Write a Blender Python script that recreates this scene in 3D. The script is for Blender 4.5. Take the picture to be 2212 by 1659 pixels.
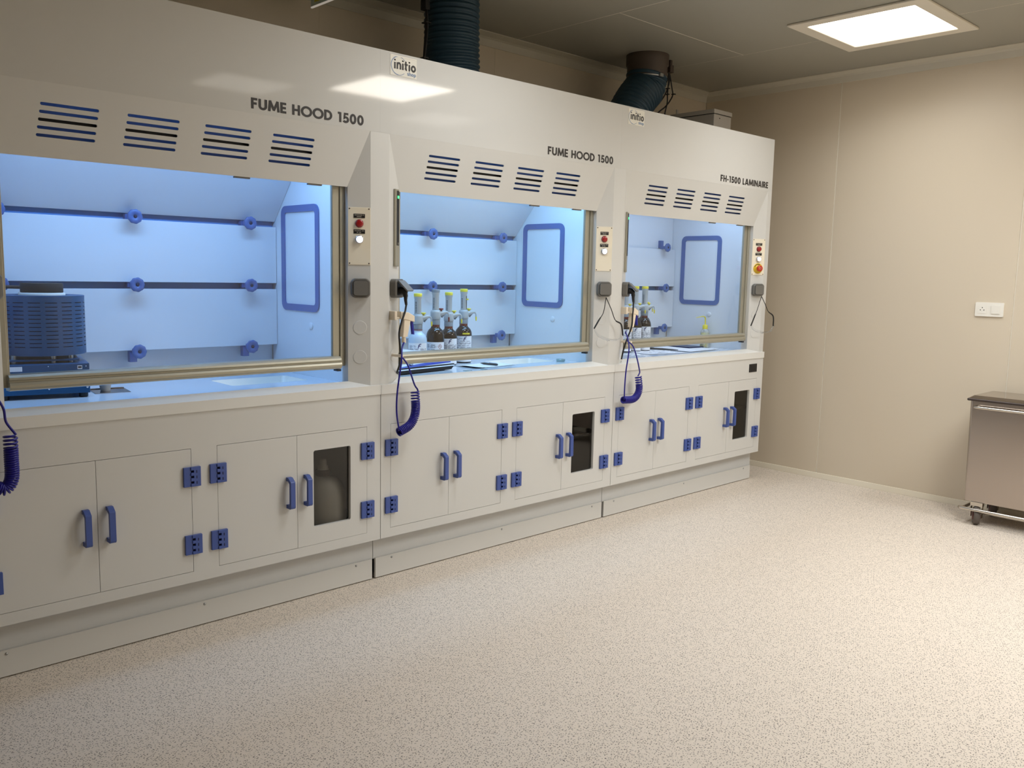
import bpy, math, random
from mathutils import Vector, Matrix
from mathutils.geometry import tessellate_polygon

random.seed(7)
scn = bpy.context.scene
COL = scn.collection
for o in list(bpy.data.objects):
    bpy.data.objects.remove(o)

# ------------------------------------------------------------------ camera
CAM = Vector((-2.0738, -2.9717, 1.3212))
YAW, PITCH, ROLL, FPX = math.radians(43.4989), math.radians(-7.2527), math.radians(1.2213), 1883.4892
fwd = Vector((math.sin(YAW) * math.cos(PITCH), math.cos(YAW) * math.cos(PITCH), math.sin(PITCH)))
rgt0 = Vector((math.cos(YAW), -math.sin(YAW), 0))
up0 = rgt0.cross(fwd)
rgt = rgt0 * math.cos(ROLL) + up0 * math.sin(ROLL)
upv = up0 * math.cos(ROLL) - rgt0 * math.sin(ROLL)
cd = bpy.data.cameras.new('camera')
cd.sensor_fit = 'HORIZONTAL'
cd.sensor_width = 36.0
cd.lens = FPX / 2212 * 36.0
cd.clip_start = 0.05
cam = bpy.data.objects.new('camera', cd)
COL.objects.link(cam)
cam.matrix_world = Matrix(((rgt.x, upv.x, -fwd.x, CAM.x), (rgt.y, upv.y, -fwd.y, CAM.y),
                           (rgt.z, upv.z, -fwd.z, CAM.z), (0, 0, 0, 1)))
scn.camera = cam

# ------------------------------------------------------------------ world, exposure, lamp powers
scn.view_settings.view_transform = 'Standard'
scn.view_settings.look = 'None'
scn.view_settings.exposure = 0.0
scn.view_settings.gamma = 1.0
scn.view_settings.use_curve_mapping = False
w = bpy.data.worlds.new('world')
scn.world = w
w.use_nodes = True
w.node_tree.nodes['Background'].inputs[0].default_value = (0.9, 0.85, 0.75, 1)
w.node_tree.nodes['Background'].inputs[1].default_value = 0.02

ZC = 2.6256            # ceiling height
WARM = (0.86, 0.92, 0.98)
# ceiling lamps: x0, x1, y0, y1, watts, diffuser glow
LAMPS = [(2.245, 2.79, -1.125, -0.58, 8.5, 6.0),
         (0.16, 0.705, -1.125, -0.58, 9.5, 6.0),
         (1.42, 2.08, -2.69, -2.02, 19, 15.0),  # unseen lamp added for the bright mirrored patch on the header
         (2.48, 3.03, -3.36, -2.82, 27, 1.8),
         (0.66, 1.21, -3.30, -2.78, 12, 2.4),
         ]
HOOD_W = [(9.3, (0.30, 0.57, 1.0)), (9.0, (0.31, 0.63, 1.0)), (5.7, (0.52, 0.72, 1.0))]


def area_light(name, loc, sx, sy, watts, color, spread, parent=None):
    d = bpy.data.lights.new(name, 'AREA')
    d.shape = 'RECTANGLE'
    d.size, d.size_y = sx, sy
    d.energy = watts
    d.color = color
    d.spread = math.radians(spread)
    o = bpy.data.objects.new(name, d)
    COL.objects.link(o)
    o.location = loc
    if parent:
        o.parent = parent
    return o


# ------------------------------------------------------------------ materials
def s2l(c):
    return tuple((v / 12.92 if v <= 0.04045 else ((v + 0.055) / 1.055) ** 2.4) for v in (x / 255 for x in c))


def mat(name, rgb, rough=0.45, metal=0.0, var=0.03, scale=9.0, bump=0.0, bscale=200.0, spec=0.5, emit=None, estr=0.0,
        stretch=None, coat=0.0):
    m = bpy.data.materials.new(name)
    m.use_nodes = True
    nt = m.node_tree
    b = nt.nodes['Principled BSDF']
    c = s2l(rgb)
    b.inputs['Roughness'].default_value = rough
    b.inputs['Metallic'].default_value = metal
    b.inputs['Specular IOR Level'].default_value = spec
    b.inputs['Coat Weight'].default_value = coat
    b.inputs['Coat Roughness'].default_value = 0.05
    tc = nt.nodes.new('ShaderNodeTexCoord')
    mp = nt.nodes.new('ShaderNodeMapping')
    nt.links.new(tc.outputs['Object'], mp.inputs[0])
    if stretch:
        mp.inputs['Scale'].default_value = stretch
    nz = nt.nodes.new('ShaderNodeTexNoise')
    nz.inputs['Scale'].default_value = scale
    nz.inputs['Detail'].default_value = 4
    nt.links.new(mp.outputs[0], nz.inputs['Vector'])
    mx = nt.nodes.new('ShaderNodeMix')
    mx.data_type = 'RGBA'
    mx.inputs[6].default_value = tuple(v * (1 - var) for v in c) + (1,)
    mx.inputs[7].default_value = tuple(min(1, v * (1 + var)) for v in c) + (1,)
    nt.links.new(nz.outputs['Fac'], mx.inputs[0])
    nt.links.new(mx.outputs[2], b.inputs['Base Color'])
    if bump:
        n2 = nt.nodes.new('ShaderNodeTexNoise')
        n2.inputs['Scale'].default_value = bscale
        nt.links.new(mp.outputs[0], n2.inputs['Vector'])
        bp = nt.nodes.new('ShaderNodeBump')
        bp.inputs['Strength'].default_value = bump
        bp.inputs['Distance'].default_value = 0.001
        nt.links.new(n2.outputs['Fac'], bp.inputs['Height'])
        nt.links.new(bp.outputs[0], b.inputs['Normal'])
    if emit:
        b.inputs['Emission Color'].default_value = s2l(emit) + (1,)
        b.inputs['Emission Strength'].default_value = estr
    return m


def glass_mat(name, tint, rough=0.0, ior=1.45, haze=0.0, hazecol=(220, 225, 230)):
    """Thin sheet: what lies behind, tinted, plus a Fresnel reflection and an optional film of haze."""
    m = bpy.data.materials.new(name)
    m.use_nodes = True
    nt = m.node_tree
    nt.nodes.remove(nt.nodes['Principled BSDF'])
    out = nt.nodes['Material Output']
    tr = nt.nodes.new('ShaderNodeBsdfTransparent')
    tr.inputs[0].default_value = tint + (1,)
    gl = nt.nodes.new('ShaderNodeBsdfGlossy')
    gl.inputs['Roughness'].default_value = rough
    lw = nt.nodes.new('ShaderNodeLayerWeight')
    lw.inputs['Blend'].default_value = 0.5
    pw = nt.nodes.new('ShaderNodeMath')
    pw.operation = 'POWER'
    pw.inputs[1].default_value = 5
    nt.links.new(lw.outputs['Facing'], pw.inputs[0])
    f0 = ((ior - 1) / (ior + 1)) ** 2
    fr = nt.nodes.new('ShaderNodeMath')
    fr.operation = 'MULTIPLY_ADD'
    fr.inputs[1].default_value = 1 - f0
    fr.inputs[2].default_value = f0
    nt.links.new(pw.outputs[0], fr.inputs[0])
    src = tr
    if haze:
        df = nt.nodes.new('ShaderNodeBsdfDiffuse')
        df.inputs[0].default_value = s2l(hazecol) + (1,)
        nz = nt.nodes.new('ShaderNodeTexNoise')
        nz.inputs['Scale'].default_value = 3.0
        ml = nt.nodes.new('ShaderNodeMath')
        ml.operation = 'MULTIPLY'
        ml.inputs[1].default_value = haze * 2
        nt.links.new(nz.outputs['Fac'], ml.inputs[0])
        mh = nt.nodes.new('ShaderNodeMixShader')
        nt.links.new(ml.outputs[0], mh.inputs[0])
        nt.links.new(tr.outputs[0], mh.inputs[1])
        nt.links.new(df.outputs[0], mh.inputs[2])
        src = mh
    mx = nt.nodes.new('ShaderNodeMixShader')
    nt.links.new(fr.outputs[0], mx.inputs[0])
    nt.links.new(src.outputs[0], mx.inputs[1])
    nt.links.new(gl.outputs[0], mx.inputs[2])
    nt.links.new(mx.outputs[0], out.inputs[0])
    return m


def floor_mat():
    m = bpy.data.materials.new('speckled_vinyl')
    m.use_nodes = True
    nt = m.node_tree
    b = nt.nodes['Principled BSDF']
    b.inputs['Roughness'].default_value = 0.42
    b.inputs['Specular IOR Level'].default_value = 0.35
    tc = nt.nodes.new('ShaderNodeTexCoord')
    wn = nt.nodes.new('ShaderNodeTexNoise')
    wn.inputs['Scale'].default_value = 130
    wn.inputs['Detail'].default_value = 2
    nt.links.new(tc.outputs['Object'], wn.inputs['Vector'])
    ws = nt.nodes.new('ShaderNodeVectorMath')
    ws.operation = 'SCALE'
    ws.inputs['Scale'].default_value = 0.006
    nt.links.new(wn.outputs['Color'], ws.inputs[0])
    ad = nt.nodes.new('ShaderNodeVectorMath')
    ad.operation = 'ADD'
    nt.links.new(tc.outputs['Object'], ad.inputs[0])
    nt.links.new(ws.outputs[0], ad.inputs[1])
    base = nt.nodes.new('ShaderNodeMix')
    base.data_type = 'RGBA'
    bn = nt.nodes.new('ShaderNodeTexNoise')
    bn.inputs['Scale'].default_value = 60
    bn.inputs['Detail'].default_value = 6
    nt.links.new(tc.outputs['Object'], bn.inputs['Vector'])
    nt.links.new(bn.outputs['Fac'], base.inputs[0])
    base.inputs[6].default_value = s2l((216, 203, 188)) + (1,)
    base.inputs[7].default_value = s2l((226, 213, 198)) + (1,)
    last = base.outputs[2]
    # (scale, stretch, share of cells, radius, colour)
    for sc, st, share, rad, colr in ((96, (1, 1.5, 1), 0.50, 0.175, (100, 91, 82)), (84, (1.5, 1, 1), 0.42, 0.160, (118, 108, 98)),
                                     (125, (1, 1, 1), 0.50, 0.190, (182, 170, 156)), (72, (1, 1.3, 1), 0.28, 0.125, (74, 66, 60))):
        mp = nt.nodes.new('ShaderNodeMapping')
        mp.inputs['Scale'].default_value = st
        mp.inputs['Rotation'].default_value = (0, 0, sc * 0.37)
        nt.links.new(ad.outputs[0], mp.inputs[0])
        vo = nt.nodes.new('ShaderNodeTexVoronoi')
        vo.voronoi_dimensions = '2D'
        vo.inputs['Scale'].default_value = sc
        nt.links.new(mp.outputs[0], vo.inputs['Vector'])
        lt = nt.nodes.new('ShaderNodeMapRange')
        lt.inputs[1].default_value = rad - 0.045
        lt.inputs[2].default_value = rad + 0.045
        lt.inputs[3].default_value = 1
        lt.inputs[4].default_value = 0
        nt.links.new(vo.outputs['Distance'], lt.inputs[0])
        sp = nt.nodes.new('ShaderNodeSeparateColor')
        nt.links.new(vo.outputs['Color'], sp.inputs[0])
        pk = nt.nodes.new('ShaderNodeMath')
        pk.operation = 'LESS_THAN'
        pk.inputs[1].default_value = share
        nt.links.new(sp.outputs[0], pk.inputs[0])
        mu = nt.nodes.new('ShaderNodeMath')
        mu.operation = 'MULTIPLY'
        nt.links.new(lt.outputs[0], mu.inputs[0])
        nt.links.new(pk.outputs[0], mu.inputs[1])
        mx = nt.nodes.new('ShaderNodeMix')
        mx.data_type = 'RGBA'
        nt.links.new(mu.outputs[0], mx.inputs[0])
        nt.links.new(last, mx.inputs[6])
        mx.inputs[7].default_value = s2l(colr) + (1,)
        last = mx.outputs[2]
    nt.links.new(last, b.inputs['Base Color'])
    return m


M = dict(
    pvc=mat('white_pvc', (212, 211, 207), 0.32, var=0.012),
    pvc_gloss=mat('glossy_white_pvc', (212, 211, 207), 0.05, var=0.012),
    pvc_edge=mat('worktop_white', (226, 225, 220), 0.3, var=0.012),
    plinth=mat('plinth_grey', (206, 207, 206), 0.4, var=0.02),
    liner=mat('liner_white', (222, 226, 230), 0.3, var=0.015, scale=5),
    worktop=mat('liner_worktop', (214, 220, 228), 0.08, var=0.015),
    slot=mat('slot_shade', (92, 146, 206), 0.5),
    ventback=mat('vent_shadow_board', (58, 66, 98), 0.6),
    blue=mat('blue_plastic', (66, 88, 158), 0.38, var=0.05, bump=0.05),
    blue_shade=mat('blue_recess_shade', (18, 26, 62), 0.6),
    knob=mat('knob_blue', (72, 102, 160), 0.35, var=0.05),
    alu=mat('bronze_aluminium', (172, 168, 152), 0.34, metal=0.45, var=0.04, scale=30, stretch=(1, 40, 40)),
    cream=mat('cream_plate', (240, 230, 208), 0.4),
    black=mat('black_plastic', (22, 21, 21), 0.4),
    rubber=mat('black_rubber', (26, 24, 23), 0.6),
    ink=mat('dark_lettering', (48, 44, 42), 0.5),
    lightink=mat('pale_print', (185, 178, 165), 0.6),
    greyink=mat('grey_print', (125, 128, 138), 0.6),
    red=mat('red_button', (158, 20, 24), 0.25, coat=0.4),
    redrim=mat('red_ring', (120, 34, 36), 0.5),
    lit=mat('lit_white_button', (245, 245, 250), 0.3, emit=(235, 240, 255), estr=2.2),
    chrome=mat('chrome', (200, 200, 205), 0.15, metal=1.0),
    green=mat('green_led', (60, 220, 120), 0.3, emit=(70, 240, 130), estr=2.0),
    grey=mat('grey_socket', (110, 107, 101), 0.45, bump=0.05),
    grey_shade=mat('grey_gap_shade', (70, 68, 64), 0.5),
    yellow=mat('yellow_plastic', (228, 214, 62), 0.35),
    estop=mat('yellow_disc', (232, 190, 40), 0.4),
    orange=mat('red_orange_button', (200, 58, 30), 0.3),
    sticker=mat('sticker_cream', (232, 228, 216), 0.35),
    logo_blue=mat('logo_grey_blue', (128, 148, 178), 0.5),
    wall=mat('cream_wall_panel', (212, 199, 178), 0.38, var=0.012, scale=2, spec=0.4),
    seam=mat('joint_sealant', (236, 230, 216), 0.5),
    ceil=mat('ceiling_panel', (155, 152, 140), 0.4, var=0.012, scale=2, spec=0.35),
    cove=mat('cove_profile', (196, 190, 174), 0.4, var=0.01),
    duct=mat('duct_blue', (32, 60, 76), 0.5, var=0.1),
    collar=mat('collar_brown', (72, 60, 50), 0.6, var=0.08),
    clamp=mat('clamp_steel', (170, 172, 172), 0.3, metal=0.8),
    boxgrey=mat('control_box_grey', (190, 184, 176), 0.5),
    steel=mat('stainless', (178, 168, 160), 0.16, metal=1.0, var=0.03, scale=4, bump=0.02, bscale=30),
    steel_dark=mat('dark_trim', (72, 62, 58), 0.4, metal=0.5),
    steel_rod=mat('steel_tube', (205, 198, 188), 0.22, metal=1.0),
    tyre=mat('castor_rubber', (92, 84, 78), 0.6),
    hub=mat('castor_hub', (88, 30, 26), 0.5),
    white=mat('white_plastic', (236, 232, 222), 0.35),
    furnace=mat('furnace_blue', (20, 78, 122), 0.35, var=0.06),
    furnace_in=mat('furnace_inside', (14, 22, 48), 0.7),
    brick=mat('refractory_dark', (52, 48, 46), 0.9, var=0.2, scale=60, bump=0.3),
    felt=mat('insulation_white', (225, 222, 212), 0.9),
    amber=mat('amber_glass', (26, 15, 12), 0.1, var=0.1, spec=0.35),
    amber_neck=mat('amber_glass_neck', (96, 26, 24), 0.08),
    milk=mat('frosted_bottle', (190, 212, 232), 0.25),
    pump=mat('pump_pale_grey', (172, 180, 184), 0.3),
    pump_grey=mat('pump_mid_grey', (120, 132, 142), 0.4),
    signedge=mat('sign_edge_glow', (220, 214, 204), 0.4, emit=(230, 218, 205), estr=0.35),
    label=mat('label_white', (232, 234, 238), 0.55),
    navy=mat('navy_print', (26, 36, 96), 0.5),
    skirt=mat('skirting_cream', (226, 216, 196), 0.4),
    paper=mat('paper_white', (224, 225, 229), 0.7),
    pen=mat('pen_dark', (74, 70, 66), 0.35),
    tablet=mat('navy_cover', (24, 30, 66), 0.35),
    gun=mat('spray_gun_cream', (236, 222, 200), 0.4),
    hose=mat('hose_navy', (22, 16, 130), 0.3, var=0.05),
    lever=mat('lever_blue', (24, 30, 150), 0.35),
    scale_grey=mat('balance_pale', (206, 212, 220), 0.35),
    jerry=mat('jerrycan_white', (206, 204, 196), 0.5),
    browncap=mat('brown_cap', (74, 44, 36), 0.5),
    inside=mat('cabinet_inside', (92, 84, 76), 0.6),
    tray=mat('dark_tray', (40, 36, 34), 0.5),
    lampframe=mat('lamp_frame', (220, 212, 196), 0.45),
    glass=glass_mat('sash_glass', (0.95, 0.965, 0.975), haze=0.0015),
    smoke=glass_mat('smoked_pane', (0.70, 0.69, 0.67), haze=0.006, hazecol=(120, 110, 100)),
    clear=glass_mat('clear_lens', (0.93, 0.94, 0.95), ior=1.6, haze=0.12),
    dish=glass_mat('clear_dish', (0.80, 0.90, 0.88), ior=1.6, haze=0.2),
    wash=glass_mat('wash_bottle_wall', (0.85, 0.86, 0.84), ior=1.4, haze=0.35),
    floor=floor_mat(),
)
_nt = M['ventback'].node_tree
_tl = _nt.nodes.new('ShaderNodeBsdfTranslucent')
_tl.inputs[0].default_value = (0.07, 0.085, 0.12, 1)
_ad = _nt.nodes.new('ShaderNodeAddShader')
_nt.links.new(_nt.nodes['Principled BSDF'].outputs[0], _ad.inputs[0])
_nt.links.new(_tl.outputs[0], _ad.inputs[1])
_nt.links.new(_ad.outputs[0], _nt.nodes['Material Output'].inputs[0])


def emis(name, rgb, strength):
    m = bpy.data.materials.new(name)
    m.use_nodes = True
    nt = m.node_tree
    nt.nodes.remove(nt.nodes['Principled BSDF'])
    e = nt.nodes.new('ShaderNodeEmission')
    e.inputs[0].default_value = rgb + (1,)
    e.inputs[1].default_value = strength
    nt.links.new(e.outputs[0], nt.nodes['Material Output'].inputs[0])
    return m


# ------------------------------------------------------------------ mesh building
class G:
    def __init__(s):
        s.v, s.f, s.sm = [], [], []

    def add(s, vs, fs, smooth=False, mx=None):
        n = len(s.v)
        if mx is not None:
            vs = [mx @ Vector(p) for p in vs]
        s.v += [tuple(p) for p in vs]
        s.f += [tuple(i + n for i in f) for f in fs]
        s.sm += [smooth] * len(fs)
        return s

    def box(s, x0, x1, y0, y1, z0, z1, mx=None):
        return s.add([(x0, y0, z0), (x1, y0, z0), (x1, y1, z0), (x0, y1, z0), (x0, y0, z1), (x1, y0, z1), (x1, y1, z1), (x0, y1, z1)],
                     [(0, 3, 2, 1), (4, 5, 6, 7), (0, 1, 5, 4), (1, 2, 6, 5), (2, 3, 7, 6), (3, 0, 4, 7)], mx=mx)

    def loft(s, rings, smooth=False, caps=True, closed=True, mx=None):
        n = len(rings[0])
        vs = [p for r in rings for p in r]
        fs = []
        for i in range(len(rings) - 1):
            for j in range(n if closed else n - 1):
                k = (j + 1) % n
                fs.append((i * n + j, i * n + k, (i + 1) * n + k, (i + 1) * n + j))
        s.add(vs, fs, smooth, mx)
        if caps and closed:
            s.add(list(rings[0]), [tuple(range(n))[::-1]], False, mx)
            s.add(list(rings[-1]), [tuple(range(n))], False, mx)
        return s

    def prism(s, poly, z0, z1, mx=None):
        return s.loft([[(x, y, z0) for x, y in poly], [(x, y, z1) for x, y in poly]], mx=mx)

    def lathe(s, prof, n=24, c=(0, 0, 0), mx=None, smooth=True, scallop=None):
        rings = []
        for r, z in prof:
            ring = []
            for i in range(n):
                a = 2 * math.pi * i / n
                rr = r
                if scallop and r > scallop[0]:
                    rr = r * (1 + scallop[1] * math.cos(scallop[2] * a))
                ring.append((c[0] + rr * math.cos(a), c[1] + rr * math.sin(a), c[2] + z))
            rings.append(ring)
        return s.loft(rings, smooth, True, True, mx)

    def tube(s, pts, r, n=8, smooth=True, mx=None):
        pts = [Vector(p) for p in pts]
        rr = r if isinstance(r, (list, tuple)) else [r] * len(pts)
        rings = []
        prev = None
        for i, p in enumerate(pts):
            t = (pts[min(i + 1, len(pts) - 1)] - pts[max(i - 1, 0)]).normalized()
            if prev is None:
                a = Vector((0, 0, 1)) if abs(t.z) < 0.9 else Vector((1, 0, 0))
                u = t.cross(a).normalized()
            else:
                u = (prev - t * prev.dot(t)).normalized()
            prev = u
            vv = t.cross(u)
            rings.append([tuple(p + (u * math.cos(2 * math.pi * k / n) + vv * math.sin(2 * math.pi * k / n)) * rr[i]) for k in range(n)])
        return s.loft(rings, smooth, True, True, mx)

    def plate(s, outer, holes, y0, y1, mx=None):
        """Sheet in the x-z plane from y0 (front) to y1 with holes; outlines are lists of (x, z)."""
        loops = [outer] + list(holes)
        flat = [p for l in loops for p in l]
        tris = tessellate_polygon([[Vector((x, z, 0)) for x, z in l] for l in loops])
        n = len(flat)
        vs = [(x, y0, z) for x, z in flat] + [(x, y1, z) for x, z in flat]
        fs = []
        for t in tris:
            a, b, c = (Vector((flat[i][0], flat[i][1])) for i in t)
            ccw = (b - a).cross(c - a) > 0
            tt = tuple(t) if ccw else tuple(t)[::-1]
            fs.append(tt)
            fs.append(tuple(i + n for i in tt[::-1]))
        k = 0
        for li, l in enumerate(loops):
            area = sum(l[i][0] * l[(i + 1) % len(l)][1] - l[(i + 1) % len(l)][0] * l[i][1] for i in range(len(l)))
            flip = (area > 0) == (li == 0)
            for i in range(len(l)):
                a, b = k + i, k + (i + 1) % len(l)
                fs.append((a, a + n, b + n, b) if flip else (b, b + n, a + n, a))
            k += len(l)
        return s.add(vs, fs, mx=mx)

    def mesh(s, name, m):
        me = bpy.data.meshes.new(name)
        me.from_pydata(s.v, [], s.f)
        me.polygons.foreach_set('use_smooth', s.sm)
        me.materials.append(m)
        me.update()
        return me


def link(name, me, parent=None, loc=None, bevel=0.0, seg=2, ang=40):
    o = bpy.data.objects.new(name, me)
    COL.objects.link(o)
    if parent is not None:
        o.parent = parent
    if loc is not None:
        o.location = loc
    if bevel:
        b = o.modifiers.new('bevel', 'BEVEL')
        b.width = bevel
        b.segments = seg
        b.limit_method = 'ANGLE'
        b.angle_limit = math.radians(ang)
        b.harden_normals = False
    return o


def part(name, g, m, parent=None, **kw):
    return link(name, g.mesh(name, M[m] if isinstance(m, str) else m), parent, **kw)


CACHE = {}


def shared(key, name, make, m, parent, **kw):
    """The same mesh for alike pieces."""
    if key not in CACHE:
        CACHE[key] = make().mesh(name, M[m] if isinstance(m, str) else m)
    return link(name, CACHE[key], parent, **kw)


def thing(name, label, cat, loc=(0, 0, 0), rz=0.0, group=None):
    o = bpy.data.objects.new(name, None)
    o.empty_display_size = 0.05
    COL.objects.link(o)
    o.location = loc
    o.rotation_euler = (0, 0, rz)
    return tag(o, label, cat, group)


def tag(o, label, cat, group=None):
    o['label'] = label
    o['category'] = cat
    if group:
        o['group'] = group
    return o


def struct(name, g, m, parent=None, **kw):
    o = part(name, g, m, parent, **kw)
    if parent is None:
        o['kind'] = 'structure'
    return o


def rrect(x0, x1, z0, z1, r, n=5):
    p = []
    for cx, cz, a0 in ((x1 - r, z0 + r, -90), (x1 - r, z1 - r, 0), (x0 + r, z1 - r, 90), (x0 + r, z0 + r, 180)):
        for i in range(n + 1):
            a = math.radians(a0 + 90 * i / n)
            p.append((cx + r * math.cos(a), cz + r * math.sin(a)))
    return p


def rect(x0, x1, z0, z1):
    return [(x0, z0), (x1, z0), (x1, z1), (x0, z1)]


def smooth_path(pts, k=8):
    """Catmull-Rom through the points."""
    P = [Vector(p) for p in pts]
    P = [P[0] * 2 - P[1]] + P + [P[-1] * 2 - P[-2]]
    out = []
    for i in range(1, len(P) - 2):
        for j in range(k):
            t = j / k
            a, b, c, d = P[i - 1:i + 3]
            out.append(0.5 * ((2 * b) + (c - a) * t + (2 * a - 5 * b + 4 * c - d) * t * t + (3 * b - a - 3 * c + d) * t ** 3))
    out.append(P[-2])
    return out


ROT_Y = Matrix.Rotation(math.radians(90), 4, 'X')       # lathe axis +z -> -y


def face_front(x, y, z):
    return Matrix.Translation((x, y, z)) @ ROT_Y


# ------------------------------------------------------------------ lettering
def arc(cx, cy, rx, ry, a0, a1, n=14):
    return [(cx + rx * math.cos(math.radians(a0 + (a1 - a0) * i / n)), cy + ry * math.sin(math.radians(a0 + (a1 - a0) * i / n))) for i in range(n + 1)]


S = 0.215
GLY = {
    'F': (0.56, [[(.095, 0), (.095, 1)], [(0, .905), (.52, .905)], [(0, .5), (.47, .5)]]),
    'E': (0.58, [[(.095, 0), (.095, 1)], [(0, .905), (.52, .905)], [(0, .5), (.49, .5)], [(0, .095), (.52, .095)]]),
    'U': (0.74, [[(.095, 1), (.095, .36)] + arc(.36, .35, .265, .26, 180, 360) + [(.625, .36), (.625, 1)]]),
    'M': (1.02, [[(.10, 0), (.19, 1.0)], [(.16, 1.0), (.53, .10)], [(.49, .10), (.86, 1.0)], [(.83, 1.0), (.92, 0)]]),
    'H': (0.74, [[(.095, 0), (.095, 1)], [(.605, 0), (.605, 1)], [(0, .5), (.7, .5)]]),
    'O': (1.02, [arc(.5, .5, .42, .42, 0, 360, 28)]),
    'D': (0.78, [[(.095, 0), (.095, 1)], [(0, .905), (.24, .905)] + arc(.26, .5, .4, .405, 90, -90, 16) + [(.24, .095), (0, .095)]]),
    '1': (0.46, [[(.29, 0), (.29, 1)], [(.05, .905), (.3, .905)]]),
    '5': (0.64, [[(.56, .905), (.22, .905), (.17, .52)] + arc(.29, .33, .235, .235, 115, -150, 16)]),
    '0': (0.68, [arc(.32, .5, .225, .415, 0, 360, 26)]),
    '-': (0.36, [[(.03, .4), (.32, .4)]]),
    'L': (0.5, [[(.095, 0), (.095, 1)], [(0, .095), (.46, .095)]]),
    'A': (0.82, [[(.09, 0), (.37, 1.0)], [(.43, 1.0), (.71, 0)], [(.2, .26), (.6, .26)]]),
    'I': (0.24, [[(.11, 0), (.11, 1)]]),
    'N': (0.80, [[(.095, 0), (.095, 1)], [(.66, 0), (.66, 1)], [(.10, .93), (.655, .07)]]),
    'R': (0.64, [[(.095, 0), (.095, 1)], [(0, .905), (.25, .905)] + arc(.27, .69, .215, .215, 90, -90, 10) + [(.25, .475), (0, .475)], [(.27, .47), (.55, 0)]]),
    ' ': (0.34, []),
    'i': (0.26, [[(.11, 0), (.11, .68)], [(.11, .84), (.11, 1.0)]]),
    'n': (0.64, [[(.095, 0), (.095, .7)], [(.095, .4)] + arc(.31, .4, .2, .25, 180, 0, 10) + [(.51, .35), (.51, 0)]]),
    't': (0.46, [[(.17, .95), (.17, .2)] + arc(.3, .2, .13, .13, 180, 280, 6), [(0, .63), (.42, .63)]]),
    'o': (0.68, [arc(.32, .34, .235, .27, 0, 360, 20)]),
    's': (0.5, [arc(.24, .5, .16, .13, 40, 270, 8) + arc(.24, .2, .17, .13, 90, -150, 8)]),
    'h': (0.62, [[(.095, 0), (.095, 1)], [(.095, .4)] + arc(.3, .4, .2, .22, 180, 0, 10) + [(.5, .35), (.5, 0)]]),
    'p': (0.66, [[(.095, -.3), (.095, .65)], arc(.32, .33, .225, .25, 0, 360, 18)]),
}


def ribbon(pts, wd):
    P = [Vector(p) for p in pts]
    closed = (P[0] - P[-1]).length < 1e-6
    out = []
    for i, p in enumerate(P):
        if closed:
            a, b = P[(i - 1) % (len(P) - 1)], P[(i + 1) % (len(P) - 1)] if i < len(P) - 1 else P[1]
            d1, d2 = (p - a).normalized(), (b - p).normalized()
        else:
            d1 = (p - P[i - 1]).normalized() if i else (P[1] - p).normalized()
            d2 = (P[i + 1] - p).normalized() if i < len(P) - 1 else d1
        t = (d1 + d2)
        t = t.normalized() if t.length > 1e-4 else d1
        nrm = Vector((-t.y, t.x))
        k = 1 / max(0.45, nrm.dot(Vector((-d1.y, d1.x))))
        out.append((p + nrm * wd / 2 * k, p - nrm * wd / 2 * k))
    return out


def text_quads(txt, sx, sy, wd=S, gap=0.075):
    q, x = [], 0.0
    for ch in txt:
        adv, strokes = GLY[ch]
        for st in strokes:
            rb = ribbon(st, wd)
            for (a, b), (c, d) in zip(rb, rb[1:]):
                q.append([((p.x + x) * sx, p.y * sy) for p in (a, b, d, c)])
        x += adv + gap
    return q, (x - gap) * sx


def text_plate(g, txt, x0, x1, z, cap, y, th=0.0006, wd=S):
    _, tw = text_quads(txt, cap, cap, wd)
    q, _ = text_quads(txt, cap * (x1 - x0) / tw, cap, wd)
    y_ = y
    for qi, quad in enumerate(q):
        ar = sum(quad[i][0] * quad[(i + 1) % 4][1] - quad[(i + 1) % 4][0] * quad[i][1] for i in range(4))
        if ar < 0:
            quad = quad[::-1]
        n = 4
        y = y_ - 0.00002 * (qi % 23)          # overlapping strokes never share a plane
        g.add([(x0 + a, y, z + b) for a, b in quad] + [(x0 + a, y + th, z + b) for a, b in quad],
              [(0, 1, 2, 3)] + [((i + 1) % n, i, i + n, (i + 1) % n + n) for i in range(n)])
    return g


# ================================================================== the room
XW, YB, XL, YF = 3.3725, 0.80, -3.3, -4.3
struct('floor', G().box(XL, XW, YF, YB, -0.05, 0.0), 'floor')

ce = struct('ceiling', G().box(XL - .1, XW + .1, YF - .1, YB + .1, ZC + 0.0008, ZC + 0.06), 'seam')
lamp_holes = [(a, b, c, d) for a, b, c, d, *_ in LAMPS]
edges_x = [XL, -2.0, -0.85, 0.295, 1.437, 2.575, XW]
cuts = {4: [0.002], 5: [-1.72], 3: [-1.45], 2: [-0.3], 1: [-2.0], 0: [-1.0]}
g2 = 0.003
for i in range(6):
    ys = [YF] + cuts[i] + [YB]
    for ya, yb in zip(ys, ys[1:]):
        x0, x1, y0, y1 = edges_x[i] + g2, edges_x[i + 1] - g2, ya + g2, yb - g2
        part('panel', G().box(x0, x1, y0, y1, ZC, ZC + 0.0008), 'ceil', ce)

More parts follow.
